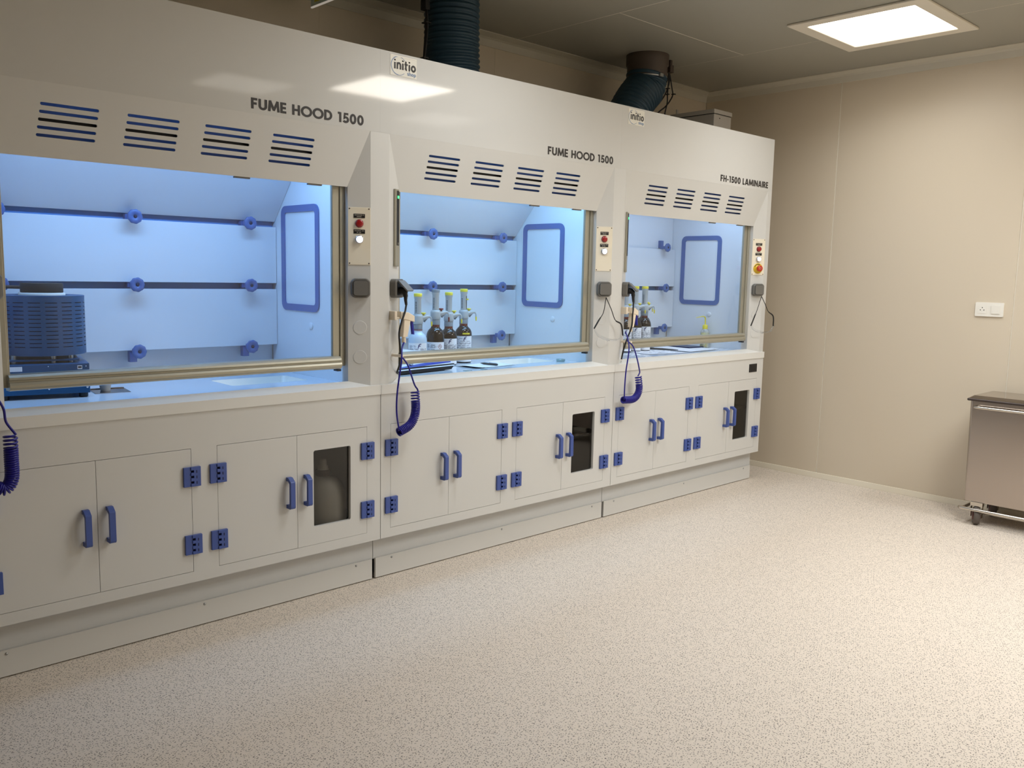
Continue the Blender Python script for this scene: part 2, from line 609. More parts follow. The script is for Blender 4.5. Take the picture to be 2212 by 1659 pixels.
wr = struct('wall_right', G().box(XW + 0.004, XW + 0.1, YF, YB + 0.1, 0, ZC), 'seam')
ys = [YF, -3.55, -2.44, -1.328, -0.221, YB]
for a, b in zip(ys, ys[1:]):
    part('panel', G().box(XW, XW + 0.004, a + 0.0035, b - 0.0035, 0, ZC), 'wall', wr)
wb = struct('wall_back', G().box(XL - .1, XW + .1, YB + 0.004, YB + 0.1, 0, ZC), 'seam')
xs = [XL, -2.1, -0.95, 0.2, 1.32, 2.45, XW]
for a, b in zip(xs, xs[1:]):
    part('panel', G().box(a + 0.0004, b - 0.0004, YB, YB + 0.004, 0, ZC), 'wall', wb)
struct('wall_left', G().box(XL - 0.1, XL, YF, YB, 0, ZC), 'wall')
struct('wall_front', G().box(XL - 0.1, XW + 0.1, YF - 0.1, YF, 0, ZC), 'wall')


def cove(n, p0, p1, inward, sz=0.062):
    """Sanitary cove profile between ceiling and wall, hollow-faced."""
    p0, p1, inward = Vector(p0), Vector(p1), Vector(inward)
    prof = [(0, 0), (sz, 0), (sz, -0.005), (sz * 0.45, -sz * 0.3), (sz * 0.3, -sz * 0.45), (0.005, -sz), (0, -sz)]
    rings = [[tuple(p + inward * a + Vector((0, 0, b))) for a, b in prof] for p in (p0, p1)]
    g = G().loft(rings)
    return struct('trim_%d' % n, g, 'cove')


cove(1, (XL, YB, ZC), (XW, YB, ZC), (0, -1, 0))
cove(2, (XW, YB, ZC), (XW, YF, ZC), (-1, 0, 0))
struct('baseboard_right', G().prism([(XW, 0), (XW - 0.012, 0), (XW - 0.012, 0.004), (XW - 0.006, 0.034), (XW, 0.036)], 0, 1,
       mx=Matrix(((1, 0, 0, 0), (0, 0, YF - YB, YB), (0, 1, 0, 0), (0, 0, 0, 1)))), 'skirt')
struct('baseboard_back', G().box(XL, XW, YB - 0.012, YB, 0, 0.034), 'skirt')

# ------------------------------------------------------------------ ceiling lamps
lamp_lab = ['lit square panel light in the ceiling above the stainless bin',
            'square panel light in the ceiling before the middle hood',
            'large square panel light added out of view, mirrored brightest in the hood header',
            'dimmed square panel light over the rear right of the room',
            'dimmed square panel light over the rear middle of the room']
for (x0, x1, y0, y1, watts, glow), lab in zip(LAMPS, lamp_lab):
    cx, cy = (x0 + x1) / 2, (y0 + y1) / 2
    hx, hy = (x1 - x0) / 2, (y1 - y0) / 2
    t = thing('ceiling_light', lab, 'ceiling light', (cx, cy, ZC), group='square ceiling lights')
    rot = Matrix.Rotation(math.radians(-90), 4, 'X')
    part('frame', G().plate(rect(-hx - .075, hx + .075, -hy - .075, hy + .075), [rect(-hx, hx, -hy, hy)], -0.012, 0.0,
                            mx=Matrix(((1, 0, 0, 0), (0, 0, 1, 0), (0, 1, 0, 0), (0, 0, 0, 1)))), 'lampframe', t, bevel=0.004)
    part('diffuser', G().box(-hx, hx, -hy, hy, -0.006, -0.001), emis('lamp_glow', (1.0, 0.93, 0.82), glow), t)
    area_light('lamp_light', (0, 0, -0.014), hx * 2, hy * 2, watts, WARM, 150, t)

# ================================================================== fume hoods
U = 1.5
ZT, ZW = 0.849, 0.857          # counter edge, inner worktop
YH = 0.013                     # header face
vent_x = [0.258, 0.518, 0.780, 1.037]
vent_w = 0.172
VZ1, VZ0 = 1.87, 1.647


def vent_point(x, z, d):
    k = (VZ1 - z) / (VZ1 - VZ0)
    return (x, YH + k * 0.042 + d, z)


def make_vent():
    # in panel coordinates (x, z), then sheared back
    outer = [(0.124, VZ0), (1.372, VZ0), (1.453, VZ1), (0.044, VZ1)]
    holes = []
    for r in range(5):
        zc = 1.8055 - r * 0.0232
        k = r * 0.0028
        for vx in vent_x:
            holes.append(rrect(vx - k, vx + vent_w - k * 0.9, zc - 0.0048, zc + 0.0048, 0.0046, 4))
    g = G().plate(outer, holes, 0, 0.004)
    g.v = [vent_point(x, z, y) for x, y, z in g.v]
    return g


def make_post(right):
    p = [(0, YH), (0.045, YH), (0.1255, 0.055), (0.1255, 0.10), (0.118, 0.10), (0.118, 0.062), (0.042, 0.022), (0, 0.022)]
    if right:
        p = [(U - a, b) for a, b in p][::-1]
    return G().prism(p, ZT - 0.03, VZ1)


BEV_ANG = math.atan2(0.042, 0.0805)


def bevel_mx(right, z, u=0.5, d=0.0):
    """Frame on the angled inner face of a post: x along the face, -y out of it, z up."""
    if right:
        p = Vector((U - 0.045 - 0.0805 * u, YH + 0.042 * u, z))
        m = Matrix.Translation(p) @ Matrix.Rotation(-BEV_ANG, 4, 'Z')
    else:
        p = Vector((0.045 + 0.0805 * u, YH + 0.042 * u, z))
        m = Matrix.Translation(p) @ Matrix.Rotation(BEV_ANG, 4, 'Z')
    return m @ Matrix.Translation((0, -d, 0))


def make_knob():
    g = G()
    g.lathe([(0.008, 0), (0.012, 0.008), (0.0275, 0.010), (0.0285, 0.013), (0.0285, 0.019), (0.026, 0.022), (0.0075, 0.022), (0.0065, 0.018)],
            40, mx=ROT_Y, scallop=(0.02, 0.035, 9))
    return g


def make_bracket(low=False):
    g = G()
    g.box(-0.018, 0.010, 0.030, 0.056, -0.046 if low else -0.011, 0.002 if low else 0.011)
    g.box(-0.008, 0.012, -0.004, 0.034, -0.010, 0.010)
    return g


SASH_Y = 0.082
suffix = ['nearest the camera, holding the blue furnace', 'in the middle of the row, holding tall pump bottles and a balance',
          'farthest in the row, beside the far wall, paler inside']
titles = [('FUME HOOD 1500', 0.946, 1.423), ('FUME HOOD 1500', 0.961, 1.441), ('FH-1500 LAMINAIRE', 0.918, 1.451)]
HOODS = []
for i in range(3):
    X0 = (i - 1) * U
    h = thing('fume_hood', 'white fume hood ' + suffix[i], 'fume hood', (X0, 0, 0), group='row of white fume hoods')
    HOODS.append(h)
    hp = shared('header', 'header_panel', lambda: G().box(0.0001, U - 0.0001, YH, YH + 0.012, VZ1 - 0.001, 2.19), 'pvc_gloss', h)
    tx, xa, xb = titles[i]
    _, full = text_quads(tx, 1, 1)
    k = (xb - xa) / full
    pos = 0
    for wrd in tx.split(' '):
        st0 = text_quads(tx[:tx.index(wrd, pos)], 1, 1)[1] + 0.075 if tx.index(wrd, pos) else 0.0
        pos = tx.index(wrd, pos) + len(wrd)
        part('lettering', text_plate(G(), wrd, xa + st0 * k, xa + (st0 + text_quads(wrd, 1, 1)[1]) * k, 1.885, 0.0375, YH - 0.0007), 'ink', hp)
    shared('vent', 'vent_panel', make_vent, 'pvc', h)
    shared('ventback', 'vent_shadow_board', lambda: G().box(0.12, 1.38, 0.074, 0.078, 1.662, 1.95), 'ventback', h)  # added board, coloured as the dim blue interior behind the vents
    bar = shared('ventbar', 'dark_bar', lambda: G().box(0.14, 1.36, 0.056, 0.07, 1.748, 1.770), 'black', h)  # dark bar behind the middle slot row
    shared('postl', 'left_post', lambda: make_post(False), 'pvc', h)
    shared('postr', 'right_post', lambda: make_post(True), 'pvc', h)
    shared('top', 'top_panel', lambda: G().box(0.001, U - 0.001, YH + 0.012, 0.72, 2.165, 2.178), 'pvc', h)
    for x in (0.0008, U - 0.0128):
        shared('outer%g' % x, 'outer_side', lambda: G().box(x, x + 0.012, YH + 0.012, 0.72, ZT, 2.165), 'pvc', h)
    # logo sticker
    if i > 0:
        st = shared('sticker', 'logo_sticker', lambda: G().box(0.048, 0.180, YH - 0.0012, YH, 2.102, 2.181), 'sticker', h)
        shared('stickertop', 'sticker_edge', lambda: G().box(0.052, 0.178, YH - 0.0020, YH - 0.0012, 2.1755, 2.1795), 'white', st)

        def ring():
            gg = G()
            for a0, a1, wd in ((95, 265, 0.0035), (265, 315, 0.002), (40, 95, 0.002)):
                rb = ribbon(arc(0.090, 2.141, 0.038, 0.036, a0, a1, 20), wd)
                for (a, b), (c, d) in zip(rb, rb[1:]):
                    gg.add([(p.x, YH - 0.0016, p.y) for p in (a, b, d, c)], [(0, 1, 2, 3)])
            return gg
        shared('ring', 'logo_ring', ring, 'logo_blue', st)
        shared('initio', 'logo_word', lambda: text_plate(G(), 'initio', 0.066, 0.176, 2.128, 0.037, YH - 0.0019, wd=0.2), 'ink', st)
        shared('shop', 'logo_word', lambda: text_plate(G(), 'shop', 0.132, 0.176, 2.110, 0.015, YH - 0.0018, wd=0.2), 'logo_blue', st)
    # worktop with mitred dished edge
    def edge():
        gg = G()
        gg.box(0.0008, U - 0.0008, 0.0, 0.06, 0.8102, ZT)
        A = [(0.045, 0.0, ZT), (1.455, 0.0, ZT), (1.374, 0.055, 0.868), (0.124, 0.055, 0.868)]
        B = [(0.124, 0.055, 0.868), (1.374, 0.055, 0.868), (1.374, 0.062, ZW), (0.124, 0.062, ZW)]
        gg.add(A, [(0, 1, 2, 3)])
        gg.add(B, [(0, 1, 2, 3)])
        gg.add([A[0], A[3], B[3], (0.045, 0.062, ZT)], [(0, 1, 2, 3)])
        gg.add([A[1], A[2], B[2], (1.455, 0.062, ZT)], [(3, 2, 1, 0)])
        return gg
    shared('edge', 'front_edge', edge, 'pvc_edge', h)
    flat = Matrix(((1, 0, 0, 0), (0, 0, 1, 0), (0, -1, 0, 0), (0, 0, 0, 1)))      # (x, y, z) -> (x, z, -y)
    wt = shared('worktop', 'worktop', lambda: G().plate(rect(0.02, 1.48, 0.06, 0.70), [rrect(0.97, 1.31, 0.25, 0.46, 0.02)], -ZW, -ZW + 0.02,
                mx=flat), 'worktop', h)

    def basin():
        gg = G()
        o, n = rrect(0.97, 1.31, 0.25, 0.46, 0.02), rrect(0.99, 1.29, 0.27, 0.44, 0.02)
        r0 = [(x, y, ZW - 0.001) for x, y in o]
        r1 = [(x, y, ZW - 0.055) for x, y in n]
        gg.loft([r0, r1], smooth=False, caps=False)
        gg.f = [f[::-1] for f in gg.f]
        gg.add(r1, [tuple(range(len(r1)))])
        return gg
    shared('basin', 'sink_basin', basin, 'white', wt)
    # liner
    for s, (xa, xb) in enumerate(((0.113, 0.119), (1.385, 1.391))):
        sp = shared('side%d' % s, 'side_liner', lambda: G().box(xa, xb, 0.10, 0.70, ZW, 1.96), 'liner', h)
        xf = xb if s == 0 else xa
        sg = 1 if s == 0 else -1

        def frm():
            rotm = Matrix(((0, sg, 0, xf), (1, 0, 0, 0), (0, 0, 1, 0), (0, 0, 0, 1)))   # plate x -> y, plate y -> x
            return G().plate(rrect(0.287, 0.602, 1.137, 1.593, 0.036), [rrect(0.316, 0.573, 1.166, 1.564, 0.014)], 0.0, 0.006, mx=rotm)
        fr = shared('frm%d' % s, 'inspection_frame', frm, 'blue' if i == 2 else 'knob', sp)
        cp = shared('plug%d' % s, 'blank_plug', lambda: G().lathe([(0.016, 0), (0.016, 0.003), (0.012, 0.005), (0.0, 0.005)], 24,
                    mx=Matrix.Translation((xf, 0.36, 1.075)) @ Matrix.Rotation(math.radians(90 * sg), 4, 'Y')), 'liner', sp)
    shared('back', 'back_liner', lambda: G().box(0.119, 1.385, 0.705, 0.711, ZW, 1.96), 'liner', h)
    shared('roofin', 'inner_roof', lambda: G().box(0.119, 1.385, 0.075, 0.705, 1.955, 1.96), 'liner', h)
    shared('slotback', 'slot_shade_sheet', lambda: G().box(0.12, 1.384, 0.690, 0.704, 1.19, 1.57), 'slot', h)  # blue sheet painted as the shaded white liner behind the slots
    bf = []
    bf.append(shared('baf0', 'baffle', lambda: G().box(0.121, 1.383, 0.655, 0.661, 0.976, 1.226), 'liner', h, bevel=0.001))
    bf.append(shared('baf1', 'baffle', lambda: G().box(0.121, 1.383, 0.655, 0.661, 1.253, 1.502), 'liner', h, bevel=0.001))
    if i < 2:
        def slant():
            a, b = (0.668, 1.527), (0.300, 1.945)
            gg = G()
            nx, nz = 0.0045, 0.004
            gg.add([(0.121, a[0], a[1]), (1.383, a[0], a[1]), (1.383, b[0], b[1]), (0.121, b[0], b[1]),
                    (0.121, a[0] + nx, a[1] + nz), (1.383, a[0] + nx, a[1] + nz), (1.383, b[0] + nx, b[1] + nz), (0.121, b[0] + nx, b[1] + nz)],
                   [(0, 1, 2, 3), (7, 6, 5, 4), (1, 0, 4, 5), (3, 2, 6, 7), (0, 3, 7, 4), (2, 1, 5, 6)])
            return gg
        bf.append(shared('bafs', 'baffle', slant, 'liner', h))
    else:
        bf.append(shared('bafv', 'baffle', lambda: G().box(0.121, 1.383, 0.682, 0.690, 1.478, 1.95), 'liner', h))
    for bi, zz in enumerate((0.974, 1.243, 1.512)):
        for xk in (0.26, 0.747, 1.238):
            kb = shared('knob', 'clamp_knob', make_knob, 'knob' if i < 2 else 'blue', bf[bi], loc=(xk, 0.628, zz))
            br = shared('bracket%d' % (bi == 0 or (i == 2 and bi == 2)), 'clamp_bracket', lambda: make_bracket(bi == 0 or (i == 2 and bi == 2)), 'blue' if i == 2 else 'knob', bf[bi], loc=(xk - 0.002, 0.630, zz))
            shared('kdot', 'knob_hole_shade', lambda: G().lathe([(0.0062, 0), (0.0062, 0.005), (0.0, 0.005)], 12, mx=ROT_Y), 'blue_shade', bf[bi],
                   loc=(xk, 0.610, zz))  # dark disc painted as the shaded hole in the knob
            if bi == 2 and i == 2:
                br.rotation_euler = (0, math.radians(180), 0)
    # light fitting above the sash
    lf = shared('fitting', 'light_fitting', lambda: G().box(0.2, 1.3, 0.11, 0.23, 1.935, 1.955), 'white', h)
    wat, colr = HOOD_W[i]
    part('tube_cover', G().box(0.22, 1.28, 0.125, 0.215, 1.929, 1.935), emis('hood_glow_%d' % i, colr, 4.0), lf)
    area_light('hood_light', (0.75, 0.17, 1.926), 1.06, 0.09, wat, colr, 175, h)
    # sash: stiles, bottom rail, pane
    sash = shared('pane', 'sash_pane', lambda: G().box(0.145, 1.328, SASH_Y + 0.006, SASH_Y + 0.010, 0.955, 1.70), 'glass', h)
    for nm, xa, xb in (('l', 0.124, 0.152), ('r', 1.320, 1.374)):
        def stile():
            gg = G()
            gg.box(xa, xb, SASH_Y, SASH_Y + 0.016, 0.93, 1.72)
            gg.box(xa if nm == 'l' else xb - 0.022, xa + 0.022 if nm == 'l' else xb, SASH_Y - 0.006, SASH_Y, 0.93, 1.72)
            return gg
        shared('stile' + nm, 'sash_stile', stile, 'alu', h, bevel=0.002)

    def rail():
        prof = [(0.098, 0.972), (0.062, 0.971), (0.054, 0.964), (0.052, 0.957), (0.056, 0.953), (0.056, 0.950), (0.050, 0.947), (0.047, 0.940), (0.047, 0.932),
                (0.051, 0.927), (0.051, 0.924), (0.060, 0.921), (0.098, 0.920)]
        pts = [[(x, y, z) for y, z in prof] for x in (0.142, 1.342)]
        return G().loft(pts)
    shared('rail', 'sash_rail', rail, 'alu', h)
    shared('railcap', 'rail_end_cap', lambda: G().box(1.328, 1.345, 0.06, 0.09, 0.911, 0.919), 'black', h)
    # sash guide clips under the header
    for xx in (0.93, 1.23):
        shared('clip', 'guide_clip', lambda: G().box(-0.03, 0.03, 0.058, 0.07, 1.6415, 1.647), 'grey', h, loc=(xx, 0, 0))
    # control plate on the right post
    cpz0, cpz1 = 1.341, 1.569
    cm = bevel_mx(True, 0, 0.5)

    def at(x, d, z):
        return cm @ Matrix.Translation((x, -d, z))
    cp = shared('ctl', 'control_plate', lambda: G().box(-0.0448, 0.0448, -0.003, 0, cpz0, cpz1, mx=cm), 'cream', h, bevel=0.001)
    for sx in (-0.0385, 0.0385):
        for sz in (cpz0 + 0.006, cpz1 - 0.006):
            part('screw', G().lathe([(0.0028, 0), (0.0026, 0.0012), (0.0, 0.0014)], 10, mx=at(sx, 0.003, sz) @ ROT_Y), 'steel_dark', cp)
    for sz, zz in enumerate((1.535, 1.473)):
        pl = part('name_plate', G().box(-0.0225, 0.0225, -0.0042, -0.003, zz - 0.008, zz + 0.008, mx=cm), 'black', cp)
        gg = G()
        rr = random.Random(11 + sz)
        for row, zc in enumerate((0.0033, -0.0033)):
            x = -0.019 if row == 0 else -0.010
            while x < (0.017 if row == 0 else 0.009):
                ww = rr.uniform(0.0016, 0.0032)
                gg.box(x, x + ww, -0.0046, -0.0042, zz + zc - 0.0016, zz + zc + 0.0016, mx=cm)
                x += ww + (0.0011 if rr.random() < 0.85 else 0.004)
        o = part('plate_print', gg, 'lightink', cp)
    def btn(r, d, dome):
        return [(r, 0), (r, d * 0.8), (r * 0.93, d), (r * 0.6, d + dome), (0.0, d + dome * 1.15)]
    part('button_ring', G().lathe([(0.0165, 0), (0.0165, 0.004), (0.0, 0.004)], 28, mx=at(0, 0.003, 1.505) @ ROT_Y), 'redrim', cp)
    part('push_button', G().lathe(btn(0.0145, 0.009, 0.0015), 28, mx=at(0, 0.005, 1.505) @ ROT_Y), 'red', cp)['label'] = 'red push button'
    part('button_ring', G().lathe([(0.0165, 0), (0.0165, 0.010), (0.0135, 0.012), (0.0, 0.011)], 28, mx=at(0, 0.003, 1.442) @ ROT_Y), 'chrome', cp)
    part('push_button', G().lathe(btn(0.0135, 0.006, 0.003), 28, mx=at(0, 0.010, 1.442) @ ROT_Y), 'lit', cp)['label'] = 'white push button, lit'
    if i == 2:
        part('warning_disc', G().lathe([(0.032, 0), (0.032, 0.003), (0.0, 0.003)], 36, mx=at(0, 0.003, 1.383) @ ROT_Y), 'estop', cp)
        gg = G()
        rb = ribbon(arc(0, 1.383, 0.026, 0.026, 60, 160, 14), 0.004)
        for (a, b), (c, d) in zip(rb, rb[1:]):
            gg.add([(p.x, -0.0065, p.y) for p in (a, b, d, c)], [(0, 1, 2, 3)], mx=cm)
        part('disc_arc_mark', gg, 'ink', cp)
        part('emergency_stop', G().lathe([(0.010, 0), (0.010, 0.012), (0.019, 0.015), (0.0195, 0.024), (0.017, 0.028), (0.0, 0.029)], 30,
             mx=at(0, 0.006, 1.383) @ ROT_Y), 'orange', cp)
        gg = G()
        rb = ribbon(arc(0, 1.383, 0.006, 0.006, 0, 360, 16), 0.0014)
        for (a, b), (c, d) in zip(rb, rb[1:]):
            gg.add([(p.x, -0.0356, p.y) for p in (a, b, d, c)], [(0, 1, 2, 3)], mx=cm)
        part('stop_ring_mark', gg, 'lightink', cp)
    # closed socket on the right post
    sm = bevel_mx(True, 1.2475, 0.46)
    def octo(s, c):
        return [(-s + c, -s), (s - c, -s), (s, -s + c), (s, s - c), (s - c, s), (-s + c, s), (-s, s - c), (-s, -s + c)]
    so = shared('sock', 'closed_socket', lambda: G().plate(octo(0.039, 0.012), [], -0.026, 0, mx=sm), 'grey', h, bevel=0.006, seg=3)
    shared('sockring', 'socket_gap_shade', lambda: G().plate(rrect(-0.031, 0.031, -0.031, 0.031, 0.012), [], -0.0275, -0.026, mx=sm), 'grey_shade', so)  # darker copy of the grey, painted as shade in the lid gap
    shared('socklid', 'socket_lid', lambda: G().plate(rrect(-0.029, 0.029, -0.029, 0.029, 0.010), [], -0.034, -0.026, mx=sm), 'grey', so, bevel=0.003)
    # open socket with raised lid on the left post
    sl = bevel_mx(False, 1.2475, 0.5)
    so = shared('osock', 'open_socket' if i else 'closed_socket', lambda: G().plate(octo(0.039, 0.010), [], -0.030, 0, mx=sl), 'grey', h, bevel=0.006, seg=3)
    if i == 0:
        part('socket_lid', G().plate(rrect(-0.029, 0.029, -0.029, 0.029, 0.010), [], -0.035, -0.030, mx=sl), 'grey', so, bevel=0.002)
    if i:
      shared('osockin', 'socket_recess', lambda: G().plate(rrect(-0.028, 0.028, -0.028, 0.028, 0.006), [], -0.0315, -0.030, mx=sl), 'black', so)
    if i:
      shared('oslid', 'socket_lid', lambda: G().plate(rrect(-0.030, 0.030, -0.060, 0.0, 0.006), [], -0.006, 0.0,
           mx=sl @ Matrix.Translation((0, -0.032, 0.030)) @ Matrix.Rotation(math.radians(-46), 4, 'X')), 'grey', so, bevel=0.002)
    # round blank caps
    for rt, zz in ((True, 1.088), (True, 0.967), (False, 0.967)):
        part('blank_cap', G().lathe([(0.0275, 0), (0.0275, 0.0010), (0.0265, 0.0016), (0.0, 0.0016)], 36, mx=bevel_mx(rt, zz, 0.47) @ ROT_Y, smooth=False), 'pvc', h)
    # airflow monitor on the left post
    am = bevel_mx(False, 0, 0.62)
    mo = shared('mon', 'airflow_monitor', lambda: G().box(-0.018, 0.018, -0.010, 0, 1.338, 1.655, mx=am), 'alu', h, bevel=0.003)
    shared('mond', 'monitor_display', lambda: G().box(-0.006, 0.014, -0.0112, -0.010, 1.425, 1.648, mx=am), 'black', mo)
    shared('monl', 'indicator_light', lambda: G().box(-0.002, 0.010, -0.0128, -0.0112, 1.617, 1.628, mx=am), 'green' if i < 2 else 'black', mo)
    shared('monb', 'monitor_key', lambda: G().box(-0.002, 0.010, -0.0124, -0.0112, 1.428, 1.437, mx=am), 'grey', mo)

# ================================================================== base cabinets
YC = 0.005
ZB = 0.19
DZ0, DZ1 = 0.2305, 0.6794
DX = [(0.052, 0.369), (0.370, 0.690), (0.787, 1.1095), (1.1105, 1.432)]


def make_handle():
    g = G()
    w2 = 0.0095
    prof = [(0, 0.061), (-0.016, 0.061), (-0.036, 0.046), (-0.037, -0.054), (-0.030, -0.061), (0, -0.061), (0, -0.046), (-0.023, -0.046), (-0.024, 0.038), (-0.012, 0.047), (0, 0.047)]
    g.loft([[(x, y, z) for y, z in prof] for x in (-w2, w2)])
    return g


def make_hinge():
    g = G()
    g.box(-0.0302, -0.005, -0.009, 0, -0.0352, 0.0352)
    g.box(0.005, 0.0302, -0.0125, 0, -0.0352, 0.0352)
    for k in range(4):
        z = -0.0352 + k * 0.0198
        g.box(-0.006, 0.006, -0.013, 0, z, z + 0.011)
    g.box(-0.005, 0.005, -0.002, 0, -0.0352, 0.0352)
    return g


def make_hinge_holes():
    g = G()
    for k in range(3):
        z = -0.0352 + 0.011 + k * 0.0198
        g.box(-0.0052, 0.0052, -0.0035, -0.0022, z, z + 0.0088)
        g.box(0.0135, 0.0165, -0.0131, -0.0126, z - 0.002, z + 0.008)
    return g


cab_lab = ['white base cabinet under the nearest fume hood, jerrycan behind its smoked window',
           'white base cabinet under the middle fume hood, second blue coiled hose before it',
           'white base cabinet under the farthest fume hood, small dark inlet at its top right']
CABS = []
for i in range(3):
    X0 = (i - 1) * U
    c = thing('base_cabinet', cab_lab[i], 'cabinet', (X0, 0, 0), group='row of white base cabinets')
    CABS.append(c)
    shared('cfront', 'front_frame', lambda: G().plate(rect(0.0015, U - 0.0015, ZB, 0.8102),
           [rect(DX[0][0] - .001, DX[1][1] + .001, DZ0 - .001, DZ1 + .0015), rect(DX[2][0] - .001, DX[3][1] + .001, DZ0 - .001, DZ1 + .0015)], YC, YC + 0.018), 'pvc', c)
    for x in (0.0015, 0.730, U - 0.0135):
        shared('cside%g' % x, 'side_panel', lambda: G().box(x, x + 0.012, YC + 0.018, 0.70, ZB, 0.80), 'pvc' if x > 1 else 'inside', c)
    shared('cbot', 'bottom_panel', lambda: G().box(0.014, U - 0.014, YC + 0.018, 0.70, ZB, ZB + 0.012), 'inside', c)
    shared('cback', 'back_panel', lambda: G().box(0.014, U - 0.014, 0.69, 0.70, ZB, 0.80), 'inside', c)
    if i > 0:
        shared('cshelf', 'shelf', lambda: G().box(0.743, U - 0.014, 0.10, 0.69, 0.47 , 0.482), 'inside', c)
    shared('plinth', 'plinth', lambda: G().box(0.0015, U - 0.0015, 0.062, 0.074, 0.088, ZB), 'plinth', c)
    kb = shared('kick', 'kick_board', lambda: G().box(0.0085, U - 0.0085, 0.053, 0.066, 0.004, 0.0915), 'pvc', c, bevel=0.001)
    for x in (0.093, 0.748, 1.410):
        shared('kscrew', 'screw', lambda: G().lathe([(0.0048, 0), (0.0045, 0.0018), (0.0, 0.0024)], 12, mx=ROT_Y), 'clamp', kb, loc=(x, 0.053, 0.079))
    shared('kfoot', 'leveling_foot', lambda: G().lathe([(0.02, 0), (0.02, 0.01), (0.01, 0.02), (0.01, 0.09)], 14, c=(0.06, 0.14, 0)).lathe(
        [(0.02, 0), (0.02, 0.01), (0.01, 0.02), (0.01, 0.09)], 14, c=(1.44, 0.14, 0)), 'black', c)
    for d, (xa, xb) in enumerate(DX):
        yd = YC - (0.0 if d != 1 else 0.0)
        if d < 3:
            door = shared('door%d' % d, 'door', lambda: G().box(xa, xb, yd, yd + 0.018, DZ0, DZ1), 'pvc', c, bevel=0.0012)
        else:
            door = shared('door3', 'door', lambda: G().plate(rect(xa, xb, DZ0, DZ1), [rrect(1.182, 1.353, 0.302, 0.611, 0.008)], yd, yd + 0.018), 'pvc', c)
            shared('dpane', 'window_pane', lambda: G().box(1.175, 1.36, YC + 0.012, YC + 0.016, 0.295, 0.618), 'smoke', door)
        hx = xb - 0.038 if d % 2 == 0 else xa + 0.036
        shared('handle', 'handle', make_handle, 'blue', door, loc=(hx, yd, 0.461), bevel=0.003, seg=3)
        hgx = xa if d % 2 == 0 else xb
        for zz in (0.5800, 0.3320):
            hg = shared('hinge', 'hinge', make_hinge, 'blue', door, loc=(hgx, YC, zz), bevel=0.0012)
            shared('hholes', 'hinge_slot_shade', make_hinge_holes, 'blue_shade', door, loc=(hgx, YC, zz))  # dark boxes painted as the shade inside the hinge slots
    if i == 2:
        pi = part('power_inlet', G().plate(rect(1.333, 1.421, 0.724, 0.776), [], YC - 0.004, YC), 'black', c, bevel=0.001)
        for sx, sz in ((1.341, 0.730), (1.413, 0.770), (1.341, 0.770)):
            part('screw', G().lathe([(0.0032, 0), (0.003, 0.001), (0, 0.001)], 8, mx=face_front(sx, YC - 0.004, sz)), 'steel_dark', pi)
        part('inlet_face', G().box(1.352, 1.402, YC - 0.0048, YC - 0.004, 0.732, 0.768), 'rubber', pi)


# jerrycan in its tray behind the smoked door
t = thing('spill_tray', 'dark spill tray under the jerrycan behind the nearest smoked window', 'tray', (-0.21, 0.1775, ZB + 0.012))
g = G().plate(rrect(-0.16, 0.16, -0.15, 0.15, 0.02), [rrect(-0.153, 0.153, -0.143, 0.143, 0.015)], -0.088, 0.0, mx=flat)
part('rim', g, 'tray', t)
part('base', G().plate(rrect(-0.154, 0.154, -0.144, 0.144, 0.015), [], -0.004, 0.0, mx=flat), 'tray', t)
t = thing('jerrycan', 'white jerrycan with brown collar behind the smoked cabinet window', 'jerrycan', (-0.200, 0.1285, ZB + 0.0165))
part('body', G().lathe([(0.08, 0), (0.092, 0.012), (0.092, 0.16), (0.088, 0.2), (0.076, 0.235), (0.055, 0.258), (0.028, 0.268), (0.024, 0.27)], 32), 'jerry', t)
part('collar', G().lathe([(0.030, 0.266), (0.032, 0.268), (0.032, 0.290), (0.026, 0.292)], 24), 'browncap', t)
part('cap', G().lathe([(0.024, 0.292), (0.020, 0.296), (0.020, 0.306), (0.014, 0.310), (0.014, 0.330), (0.010, 0.336), (0, 0.337)], 24), 'white', t)
t = thing('canister', 'pale canister dimly seen behind the middle smoked cabinet window', 'canister', (1.25, 0.26, ZB + 0.012))
part('body', G().lathe([(0.07, 0), (0.078, 0.01), (0.078, 0.19), (0.07, 0.215), (0.03, 0.225)], 28), 'jerry', t)
part('cap', G().lathe([(0.026, 0.224), (0.026, 0.246), (0.022, 0.249), (0, 0.249)], 20), 'browncap', t)

# ================================================================== furnace and cup in the nearest hood
t = thing('melting_furnace', 'blue lab furnace, slotted drum on a low box with dark lid block', 'furnace', (-1.153, 0.425, ZW), math.radians(-12))
part('base_box', G().box(-0.155, 0.128, -0.15, 0.15, 0.016, 0.120), 'furnace', t, bevel=0.002)
for x in (-0.135, 0.108):
    for y in (-0.13, 0.13):
        part('foot', G().lathe([(0.013, 0), (0.015, 0.003), (0.015, 0.016)], 14, c=(x, y, 0)), 'black', t)
for x, z, r in ((-0.118, 0.040, 0.0035), (-0.022, 0.050, 0.005), (0.000, 0.034, 0.0035), (0.119, 0.036, 0.004), (0.117, 0.110, 0.002), (0.0, 0.112, 0.002)):
    part('screw', G().lathe([(r, 0), (r * 0.9, 0.002), (0, 0.0028)], 12, mx=face_front(x, -0.15, z)), 'chrome', t)
part('nameplate', G().box(-0.125, -0.078, -0.1512, -0.15, 0.098, 0.114), 'label', t)
part('warning_plate', G().box(0.090, 0.105, -0.1512, -0.15, 0.100, 0.113), 'label', t)
part('warning_mark', G().box(0.092, 0.103, -0.1518, -0.1512, 0.104, 0.110), 'ink', t)
part('mid_plate', G().box(-0.155, 0.100, -0.12, 0.14, 0.128, 0.134), 'furnace', t)
